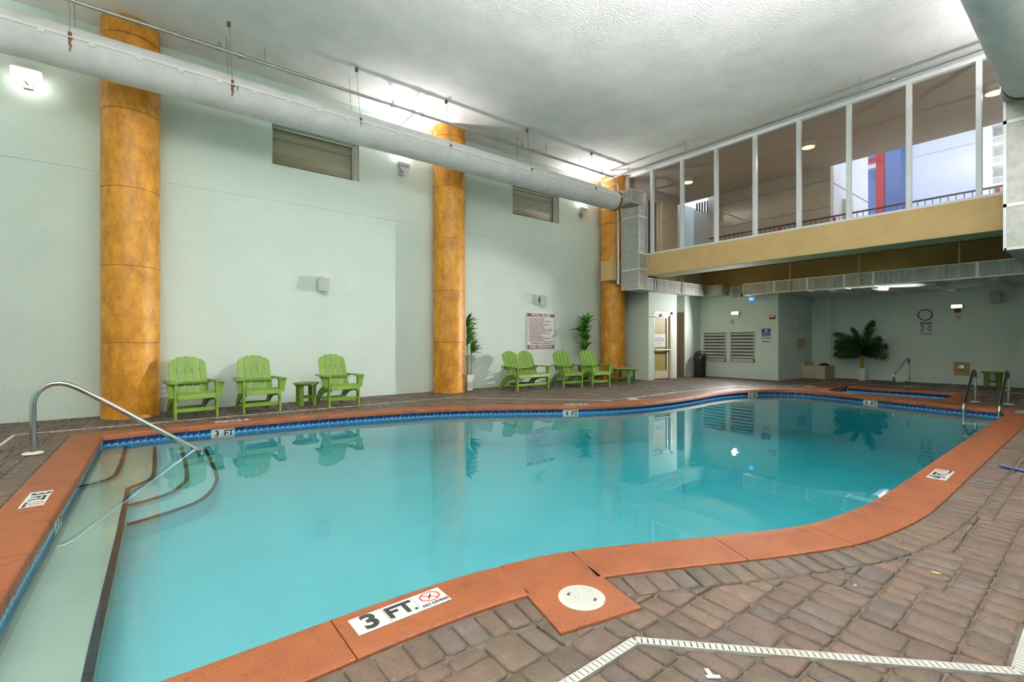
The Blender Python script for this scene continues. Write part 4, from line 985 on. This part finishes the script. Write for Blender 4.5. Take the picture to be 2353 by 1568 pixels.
# ---------------------------------------------------------------- depth markers on the coping
def marker(c, rz, figs, label, full=True):
    r_ = empty('depth_marker', (c[0], c[1], .0008)); r_.rotation_euler = (0, 0, rz); tag(r_, label, 'depth marker', 'white depth tiles on the coping'); h_ = .069
    for k in range(3): MB().box((-.2275+k*.1525, -h_, 0), (-.2275+k*.1525+.150, h_, .003)).build('tile', 'sign_white', r_)
    I4 = Matrix.Translation
    text('figure', figs[0], .155, 'ink_black', r_, I4((-.150, 0, .0036)), bold=.035); text('figure', 'FT', .125, 'ink_black', r_, I4((-.008, 0, .0036)), bold=.035, sx=1.0); MB().lathe([(.0085, .003), (.0085, .0042)], (.058, -.036, 0), 14).build('figure_dot', 'ink_black', r_)
    oc = lambda R0: [(.155+R0*1.15*math.cos(PI/8+k*PI/4), .018+R0*.92*math.sin(PI/8+k*PI/4)) for k in range(8)]
    a_, b2_ = oc(.048), oc(.040); mb = MB(); mb.add([(x, y, .0036) for x, y in a_]+[(x, y, .0036) for x, y in b2_], [(k, (k+1) % 8, 8+(k+1) % 8, 8+k) for k in range(8)])
    mb.obox((.155, .018, .0036), (.8, -.6, 0), (.6, .8, 0), (0, 0, 1), .040, .003, .0002); mb.build('ban_octagon', 'ink_red', r_)
    mb = MB(); mb.prism([(-.034, -.004), (-.012, .004), (.01, .005), (.034, .002), (.012, -.004), (-.008, -.003)], (.155, .018, .0037), (.62, .78, 0), (-.78, .62, 0), (0, 0, 1), .0004); mb.build('diver', 'ink_black', r_)
    text('lettering', 'NO DIVING', .026, 'ink_black', r_, I4((.155, -.045, .0036)), bold=.03)
marker((.942, 2.04), math.radians(.8), '3', 'white three feet depth marker tiles on the near coping beside the skimmer slab')
marker((-.672, 5.25), math.radians(-90.6), '3', 'white three feet depth marker tiles on the left coping')
marker((5.868, 1.01), math.radians(1.6), '4', 'white four feet depth marker tiles on the right coping')
marker((1.08, 8.50), math.radians(180-2), '3', 'white three feet depth marker tiles on the far coping before the green chairs')
marker((6.70, 6.55), math.radians(180-36), '4', 'white four feet depth marker tiles on the far coping before the loveseat')
marker((12.15, 1.02), math.radians(0), '5', 'white depth marker tiles on the right coping beside the ladder')

# skimmer lids
def lid(c, r, label, detail):
    r_ = empty('skimmer_lid', (c[0], c[1], .001)); r_.rotation_euler = (0, 0, math.radians(30)); tag(r_, label, 'lid', 'round white skimmer lids')
    MB().lathe([(r, -.01), (r, .002), (r-.003, .0035), (.0, .0035)], n=44, cap=False).build('cover', 'lid_white', r_, True)
    if detail:
        for q in (.028, .058, .085):
            mb = MB(); n_ = 40; vs = [((q+d)*math.cos(2*PI*k/n_), (q+d)*math.sin(2*PI*k/n_)) for d in (0, .0009) for k in range(n_)]
            mb.add([(x, y, .0041) for x, y in vs], [(k, n_+k, n_+(k+1) % n_, (k+1) % n_)[::-1] for k in range(n_)]); mb.build('ring_line', 'groove_grey', r_)
        for k in range(12):
            a = k*PI/6+.2; MB().obox((.057*math.cos(a), .057*math.sin(a), .0038), (math.cos(a), math.sin(a), 0), (-math.sin(a), math.cos(a), 0), (0, 0, 1), .028, .0004, .0003).build('spoke_line', 'groove_grey', r_)
        for sgn in (-1, 1):
            MB().prism([(-.014, -.007), (.014, -.007), (.010, .007), (-.010, .007)], (0, sgn*.066, .0034), (1, 0, 0), (0, sgn, 0), (0, 0, sgn), .001*sgn).build('finger_hole', 'louver_dark', r_)
            for rr in (.012, .109): MB().lathe([(.0026, .003), (.0026, .0046)], (0, sgn*rr, 0), 8).build('screw', 'dark_metal', r_)
lid((1.678, 1.60), .114, 'round white skimmer lid on the near orange slab', True)
lid((8.28, 6.40), .12, 'round white skimmer lid on the far coping below the loveseat', False)
lid((14.38, 5.17), .13, 'round white skimmer lid on the orange slab beside the spa', False)

# ---------------------------------------------------------------- rails and ladder
hr = empty('handrail', (-.973, 7.37, 0)); tag(hr, 'stainless stair handrail running down into the pool at left', 'handrail')
pts = [(0, 0, 0), (0, 0, .5), (0, 0, .56), (.012, 0, .625), (.045, 0, .69), (.095, 0, .74), (.155, 0, .768), (.22, 0, .772), (.29, 0, .752), (.37, 0, .705), (.6, 0, .535), (1.0, 0, .222), (1.50, 0, -.155), (1.54, 0, -.20), (1.555, 0, -.27), (1.555, 0, -.62)]
MB().tube(pts, .0285, 18).build('tube', 'stainless', hr, True); MB().lathe([(.085, .0), (.092, .006), (.085, .016), (.03, .026)], n=32).build('escutcheon', 'plastic_cream', hr, True)
ld = empty('pool_ladder', (12.27, 1.54, 0)); tag(ld, 'stainless pool ladder with two looped rails at the far right corner', 'ladder')
for yy in (.235, -.235):
    p = [(1.15, yy, 0), (1.15, yy, .50), (1.13, yy, .57), (1.06, yy, .64), (.97, yy, .66), (.88, yy, .63), (.80, yy, .57), (.18, yy, .16), (.02, yy, .08), (-.05, yy, 0), (-.06, yy, -.15), (-.06, yy, -.70)]
    p = catmull([(a[0], a[2]) for a in p], .04); rl_ = MB().tube([(a, yy, z) for a, z in p], .024, 14).build('side_rail', 'stainless', ld, True)
    MB().tube([(.42, yy, .30), (1.15, yy, .28)], .02, 10).build('brace', 'stainless', rl_, True); MB().lathe([(.075, 0), (.08, .006), (.07, .014), (.03, .02)], (1.15, yy, 0), 24).build('escutcheon', 'plastic_cream', rl_, True)
for z in (-.3, -.55): MB().box((-.10, -.235, z-.015), (-.01, .235, z+.015)).build('tread', 'plastic_white', ld)
sr = empty('handrail', (16.5, 3.49, 0)); tag(sr, 'stainless looped handrail standing behind the spa', 'handrail')
p = catmull([(0, 0), (0, .35), (0, .66), (-.06, .76), (-.18, .77), (-.34, .71), (-.9, .52), (-1.36, .40), (-1.43, .33), (-1.38, .23), (-1.25, .18), (-.6, .17), (-.2, .155), (-.10, .12), (-.09, .05), (-.09, 0)], .04)
MB().tube([(a, 0, z) for a, z in p], .026, 14).build('tube', 'stainless', sr, True); MB().lathe([(.08, 0), (.085, .006), (.07, .016)], (-.04, 0, 0), 24).build('escutcheon', 'plastic_cream', sr, True)

# ---------------------------------------------------------------- green furniture
def adirondack(name, halfw, backs, nslat, sw, armw=.135):
    r_ = empty(name); G = 'paint_green'
    for s_ in (-1, 1):
        MB().box((s_*halfw-.017, -.045, 0), (s_*halfw+.017, .045, .57)).build('leg', G, r_, bevel=.004)
        prof = [(-.05, .405), (-.05, .285), (.18, .275), (.36, .235), (.50, .165), (.61, .075), (.67, 0), (.78, 0), (.765, .06), (.70, .17), (.60, .265), (.48, .335), (.30, .365)]
        MB().prism(prof, (s_*(halfw-.034)-.015, 0, 0), (0, 1, 0), (0, 0, 1), (1, 0, 0), .03).build('rear_leg', G, r_, bevel=.004)
        ao = [(-.085, -.05), (-.09, .02), (-.085, .10), (-.06, .35), (-.02, .60), (.05, .60), (.055, .30), (.06, .02), (.05, -.06), (-.04, -.075)]
        MB().prism([(s_*halfw-s_*a-s_*.0, b_) for a, b_ in [(q[0]*-1, q[1]) for q in ao]] if False else [(s_*(halfw+.03)-s_*a*-1*-1, b_) for a, b_ in ao], (0, 0, .572), (1, 0, 0), (0, 1, 0), (0, 0, 1), .024).build('arm', G, r_, bevel=.005)
        MB().prism([(0, 0), (.095, 0), (.06, -.22), (0, -.22)], (s_*(halfw+.017), -.015, .571), (s_, 0, 0), (0, 0, 1), (0, 1, 0), .028).build('arm_bracket', G, r_, bevel=.003)
    w = halfw-.022
    for y_, z_, tl in ((-.052, .36, 80), (-.018, .408, 14), (.068, .413, -3), (.155, .403, -7), (.242, .386, -10), (.328, .366, -12)):
        a = math.radians(tl); MB().obox((0, y_, z_), (1, 0, 0), (0, math.cos(a), math.sin(a)), (0, -math.sin(a), math.cos(a)), w, .040, .010).build('seat_slat', G, r_, bevel=.004)
    rc = math.radians(24); up = Vector((0, math.sin(rc), math.cos(rc))); nrm = Vector((0, -math.cos(rc), math.sin(rc)))
    for bc in backs:
        for k in range(nslat):
            t = k-(nslat-1)/2; pitch = sw+.013; xc = bc+t*pitch; hw = sw/2; half = pitch*nslat/2
            poly = [(xc-hw, 0), (xc+hw, 0)]
            for q in (1, .82, .45, 0, -.45, -.82, -1):
                xx = xc+q*hw; uu = abs((xx-bc)/half); poly.append((xx, .742-.115*uu**2.4-(.022 if abs(q) == 1 else (.006 if abs(q) > .8 else 0))))
            MB().prism(poly, Vector((0, .385, .305)), (1, 0, 0), up, nrm, .018).build('back_slat', G, r_, bevel=.004)
        bw = (sw+.014)*nslat/2
        for h_ in (.27, .50): MB().obox(Vector((bc, .385, .305))+up*h_-nrm*.014, (1, 0, 0), up, nrm, bw*(.98 if h_ < .4 else .9), .022, .012).build('back_brace', G, r_)
    MB().box((-halfw, .40, .535), (halfw, .43, .575)).build('arm_rail', G, r_)
    MB().box((-halfw+.017, -.012, .115), (halfw-.017, .012, .175)).build('stretcher', G, r_, bevel=.003); MB().box((-halfw+.04, .48, .10), (halfw-.04, .505, .16)).build('stretcher', G, r_, bevel=.003)
    return r_
proto = adirondack('adirondack_chair', .285, (0,), 5, .096)
def place(o, c, rz, label, grp):
    o.location = (c[0], c[1], 0); o.rotation_euler = (0, 0, math.radians(rz)); tag(o, label, 'chair', grp)
GRP = 'green slatted garden chairs by the mint wall'
place(proto, (.66, 9.12), 8, 'green slatted chair nearest the wide left column', GRP)
place(copy_tree(proto), (1.62, 9.18), 3, 'green slatted chair second from the left column, left of the small round table', GRP)
place(copy_tree(proto), (3.02, 9.125), 4, 'green slatted chair right of the small round side table', GRP)
place(copy_tree(proto), (9.05, 8.97), -15, 'green slatted chair between the loveseat and the chair before the leafy plant', GRP)
place(copy_tree(proto), (9.85, 8.69), -11, 'green slatted chair in front of the leafy plant, nearest the far column', GRP)
lvs = adirondack('loveseat', .515, (-.262, .262), 5, .088); place(lvs, (7.82, 9.166), 0, 'green slatted double seat with two arched backs under the pool rules board', GRP)
def round_table(c, r, h, legs, rz, label, lr):
    r_ = empty('side_table', (c[0], c[1], 0), rz); tag(r_, label, 'table', 'green round side tables'); G = 'paint_green'
    n_ = 5; w_ = 2*r/n_
    for k in range(n_):                              # board top cut to a circle
        a0, a1 = -r+k*w_+.003, -r+(k+1)*w_-.003; top = []; m_ = 9
        for i in range(m_+1): x = a0+(a1-a0)*i/m_; top.append((x, math.sqrt(max(0, r*r-x*x))))
        poly = top+[(x, -y_) for x, y_ in reversed(top)]
        poly = [q for i, q in enumerate(poly) if i == 0 or math.hypot(q[0]-poly[i-1][0], q[1]-poly[i-1][1]) > 1e-4]
        MB().prism(poly, (0, 0, h-.022), (1, 0, 0), (0, 1, 0), (0, 0, 1), .022).build('top_board', G, r_, bevel=.003)
    MB().lathe([(r*.86, h-.05), (r*.86, h-.022)], n=28).build('apron', G, r_)
    for k in range(legs):
        a = 2*PI*k/legs+PI/4; MB().obox((lr*math.cos(a), lr*math.sin(a), (h-.05)/2), (math.cos(a), math.sin(a), 0), (-math.sin(a), math.cos(a), 0), (0, 0, 1), .018, .036, (h-.05)/2).build('leg', G, r_, bevel=.004)
    for a in (PI/4, 3*PI/4): MB().obox((0, 0, .16 if a < 1 else .161), (math.cos(a), math.sin(a), 0), (-math.sin(a), math.cos(a), 0), (0, 0, 1), lr, .012, .024).build('stretcher', G, r_)
round_table((2.49, 9.74), .24, .44, 4, 0.05, 'small green round side table between two slatted chairs', .17)
round_table((11.24, 8.98), .47, .445, 4, .3, 'wide low green round table in front of the far column', .30)
round_table((17.95, 2.04), .24, .425, 4, .3, 'green round side table by the far wall behind the ladder', .17)

# ---------------------------------------------------------------- plants
def leaf_mesh(name, mat, L, w, droop, fold=.35):
    mb = MB(); n_ = 7; o = 0
    for i in range(n_+1):
        t = i/n_; x = L*t*math.cos(droop*t*.6); z = -L*droop*t*t*.55; ww = w*math.sin(PI*min(1, .12+t*.88))**.8*(1 if i < n_ else .0)+.001
        mb.v += [(x, -ww, z+fold*ww), (x, 0, z), (x, ww, z+fold*ww)]
    for i in range(n_):
        for j in (0, 1): mb.f.append((i*3+j, (i+1)*3+j, (i+1)*3+j+1, i*3+j+1))
    return mb.mesh(name, mat, True)
LV = [leaf_mesh('leaf', 'leaf_green', .36, .042, .5), leaf_mesh('leaf', 'leaf_bright', .33, .046, .3), leaf_mesh('leaf', 'leaf_green', .29, .040, .8)]
BL = [leaf_mesh('leaf', 'leaf_green', .33, .075, .3), leaf_mesh('leaf', 'leaf_bright', .30, .070, .4), leaf_mesh('leaf', 'leaf_green', .36, .065, .6)]
def rosette(root, c, meshes, n_, spread, lo=.1, hi=1.2, arc_=None):
    for k in range(n_):
        o = link('leaf', random.choice(meshes), root); o.location = (c[0], c[1], c[2]+random.uniform(-spread, spread))
        o.rotation_euler = (random.uniform(-.2, .2), -random.uniform(lo, hi), (k*2.4+random.uniform(-.3, .3)) if arc_ is None else random.uniform(*arc_)); s_ = random.uniform(.8, 1.1); o.scale = (s_, s_, s_)
def square_pot(root, wt, wb2, h, mat):
    mb = MB(); a, b_, c_ = wt/2, wb2/2, wt/2-.012
    mb.add([(-b_,-b_,0),(b_,-b_,0),(b_,b_,0),(-b_,b_,0),(-a,-a,h),(a,-a,h),(a,a,h),(-a,a,h),(-c_,-c_,h),(c_,-c_,h),(c_,c_,h),(-c_,c_,h),(-c_,-c_,h-.03),(c_,-c_,h-.03),(c_,c_,h-.03),(-c_,c_,h-.03)],
           [(0,3,2,1),(0,1,5,4),(1,2,6,5),(2,3,7,6),(3,0,4,7),(4,5,9,8),(5,6,10,9),(6,7,11,10),(7,4,8,11),(8,9,13,12),(9,10,14,13),(10,11,15,14),(11,8,12,15)])
    mb.build('pot', mat, root, bevel=.003); MB().box((-c_, -c_, h-.05), (c_, c_, h-.028)).build('soil', 'soil', root)
pa = empty('potted_plant', (6.50, 10.13, 0)); tag(pa, 'tall potted dracaena in a white square planter beside the middle column', 'plant')
square_pot(pa, .21, .15, .40, 'pot_white')
for p, tp in (((-.03, .02), (-.03, .03, 1.62)), ((.05, -.02), (.07, -.02, .98)), ((-.05, -.05), (-.08, -.04, 1.20))):
    MB().tube([(p[0], p[1], .36), ((p[0]+tp[0])/2+.01, p[1], (tp[2]+.36)/2), tp], [.012, .011, .010], 8).build('stem', 'stem_green', pa, True)
AZ = (-1.9, .45)
rosette(pa, (-.03, .03, 1.70), LV, 20, .10, .3, 1.45, AZ); rosette(pa, (-.02, .02, 1.38), LV, 18, .14, .3, 1.45, AZ); rosette(pa, (.07, -.02, .98), LV, 18, .05, .3, 1.45, AZ); rosette(pa, (-.08, -.04, 1.18), LV, 12, .06, .3, 1.4, (-1.8, -.6))
pb = empty('potted_plant', (10.60, 9.99, 0)); tag(pb, 'broad leaved plant in a dark pot behind the slatted chair by the far column', 'plant')
MB().lathe([(.13, 0), (.18, .40), (.20, .42), (.20, .50), (.17, .50), (.165, .44)], n=26, cap=False).build('pot', 'pot_terracotta', pb, True); MB().lathe([(.168, .42), (.168, .45)], n=20).build('soil', 'soil', pb)
MB().tube([(0, 0, .42), (.02, 0, 1.0), (-.02, 0, 1.4), (.08, 0, 1.85)], [.022, .018, .015, .01], 8).build('stem', 'stem_green', pb, True); MB().tube([(0, 0, 1.05), (-.10, 0, 1.35), (-.20, 0, 1.6)], [.015, .012, .008], 8).build('stem', 'stem_green', pb, True)
for i in range(9): rosette(pb, (.02-.04*(i == 4)+.02*max(0, i-5), 0, .95+i*.105), BL, 5, .03, .6, 1.3)
rosette(pb, (.09, 0, 1.80), BL, 7, .03, .4, 1.45); rosette(pb, (-.19, 0, 1.56), BL, 8, .06, .0, 1.0)
pp = empty('potted_palm', (17.95, 4.96, 0)); tag(pp, 'dark green palm in a white square planter by the far wall', 'plant')
square_pot(pp, .215, .165, .39, 'pot_white')
MB().tube([(0, 0, .35), (.01, .01, .5), (-.01, 0, .66), (0, 0, .82)], [.045, .05, .042, .03], 12).build('trunk', 'trunk_yellow', pp, True)
def frond(az, el, L, droop, seed):
    random.seed(seed); mb = MB(); pts = []; n_ = 12; roll = random.choice((-1, 1))*random.uniform(.6, 1.15); ca, sa = math.cos(az), math.sin(az)
    for i in range(n_+1):
        t = i/n_; a = el-droop*t*t; 
        if i == 0: r_, z = 0, 0
        else: r_ += L/n_*math.cos(a); z += L/n_*math.sin(a)
        pts.append(Vector((r_*ca, r_*sa, z)))
    mb.tube(pts, [.009*(1-.8*i/n_) for i in range(n_+1)], 5)
    for i in range(3, n_*4):
        t = i/(n_*4); k = min(n_-1, int(t*n_)); p = pts[k].lerp(pts[k+1], t*n_-k); d = (pts[k+1]-pts[k]).normalized(); sd = Vector((-sa, ca, 0)); sd = sd*math.cos(roll)+d.cross(sd)*math.sin(roll)
        ll = .25*math.sin(PI*(.15+.8*t))+.05
        for s_ in (-1, 1):
            dirn = (sd*s_*.75+d*.75+Vector((0, 0, random.uniform(-.35, .1)))).normalized(); q = p+dirn*ll; wv = d.cross(dirn).cross(dirn).normalized()*.0095
            mb.add([p-wv, p+dirn*ll*.5-wv*1.1, q, p+dirn*ll*.5+wv*1.1, p+wv], [(0, 1, 2, 3, 4)])
    return mb
for az, el, L, dr_, sd_ in ((-1.25, 1.42, 1.12, .30, 1), (1.9, 1.38, .90, .25, 2), (1.65, .98, 1.05, .62, 3), (1.6, .72, .86, .45, 4), (1.62, .45, .78, .4, 5), (1.55, .12, .78, .35, 6), (-1.6, .95, .72, .35, 7), (-1.55, .62, .70, .45, 8), (-1.6, .34, .66, 1.2, 9),
                            (3.0, 1.1, .75, .5, 10), (3.4, .6, .6, .6, 11), (2.5, .85, .75, .5, 12), (-2.4, .8, .7, .5, 13), (2.3, .25, .65, .5, 14), (-2.2, .25, .55, .8, 15), (-.6, 1.2, .42, .3, 16)):
    o = frond(az, el, L, dr_, sd_).build('frond', 'leaf_palm', pp); o.location = (0, 0, .80)
random.seed(21)

# ---------------------------------------------------------------- remaining things
tb = empty('litter_bin', (15.22, 8.90, 0)); tag(tb, 'black dome topped litter bin beside the left louvred vent', 'bin')
MB().lathe([(.17, 0), (.185, .02), (.20, .62), (.205, .64)], n=32).build('body', 'black_plastic', tb, True)
MB().lathe([(.212, .63), (.214, .68), (.205, .74), (.18, .82), (.13, .875), (.07, .90), (0.001, .905)], n=32, cap=False).build('dome_lid', 'black_plastic', tb, True)
MB().obox((-.175, -.06, .765), (-.32, .95, 0), (-.35, -.12, .93), (-.95, -.32, 0), .11, .055, .006).build('flap', 'ink_black', tb)
bx = empty('storage_box', (18.0, 6.2, 0)); tag(bx, 'beige panelled bench box in the alcove corner', 'box')
MB().box((-.45, -.34, 0), (.40, .34, .40)).build('body', 'box_beige', bx, bevel=.005); MB().box((-.47, -.36, .40), (.40, .34, .425)).build('lid', 'box_beige', bx, bevel=.004)
MB().box((-.47, .28, .425), (.40, .34, .52)).build('upstand', 'box_beige', bx, bevel=.004)
ct = MB().lathe([(.001, .0), (.13, .0), (.14, .02), (.10, .05), (.05, .075), (.001, .08)], n=14, cap=False).build('cloth', 'black_cloth', None, True, loc=(18.05, 6.05, .427)); ct.scale = (.7, 1.2, 1); tag(ct, 'crumpled black cloth lying on the beige bench box', 'cloth')
fl = empty('deck_strap', (6.64, .585, 0)); fl.rotation_euler = (0, 0, math.radians(-118)); tag(fl, 'flat dark blue strap lying on the deck at the right edge', 'strap')
MB().box((-.15, -.02, 0), (.30, .02, .015)).build('band', 'sign_blue', fl, bevel=.005); MB().box((-.15, .018, .004), (.30, .022, .018)).build('piping', 'sign_white', fl)
def litter(x, y, s_, mat, label):
    mb = MB(); pts = [(s_*random.uniform(.5, 1)*math.cos(a), s_*.5*random.uniform(.5, 1)*math.sin(a)) for a in (0, 1, 2.1, 3.2, 4.2, 5.3)]
    o = mb.prism(pts, (0, 0, 0), (1, 0, 0), (0, 1, 0), (0, 0, 1), .003).build('litter_scrap', mat, None, loc=(x, y, .0005)); tag(o, label, 'litter', 'scraps of litter on the pavers'); o.rotation_euler = (0, 0, random.uniform(0, 3))
litter(3.36, .60, .03, 'litter_yellow', 'larger yellow leaf scrap on the right foreground pavers'); litter(3.72, .83, .012, 'litter_yellow', 'tiny yellow scrap on the border pavers beside the right coping')
litter(2.86, .82, .014, 'paper_white', 'small pale scrap on the foreground pavers right of the skimmer slab'); litter(2.02, .82, .014, 'litter_yellow', 'tiny yellow scrap between pavers near the drain strip')
pc = MB().prism([(0, 0), (.05, -.004), (.055, .012), (.03, .015), (.028, .05), (.012, .05), (.012, .016), (0, .016)], (0, 0, 0), (1, 0, 0), (0, 1, 0), (0, 0, 1), .004).build('paper_scrap', 'paper_white', None, loc=(1.64, .93, .0005)); tag(pc, 'torn white paper scrap at the bottom edge of the deck', 'litter'); pc.rotation_euler = (0, 0, -.6)
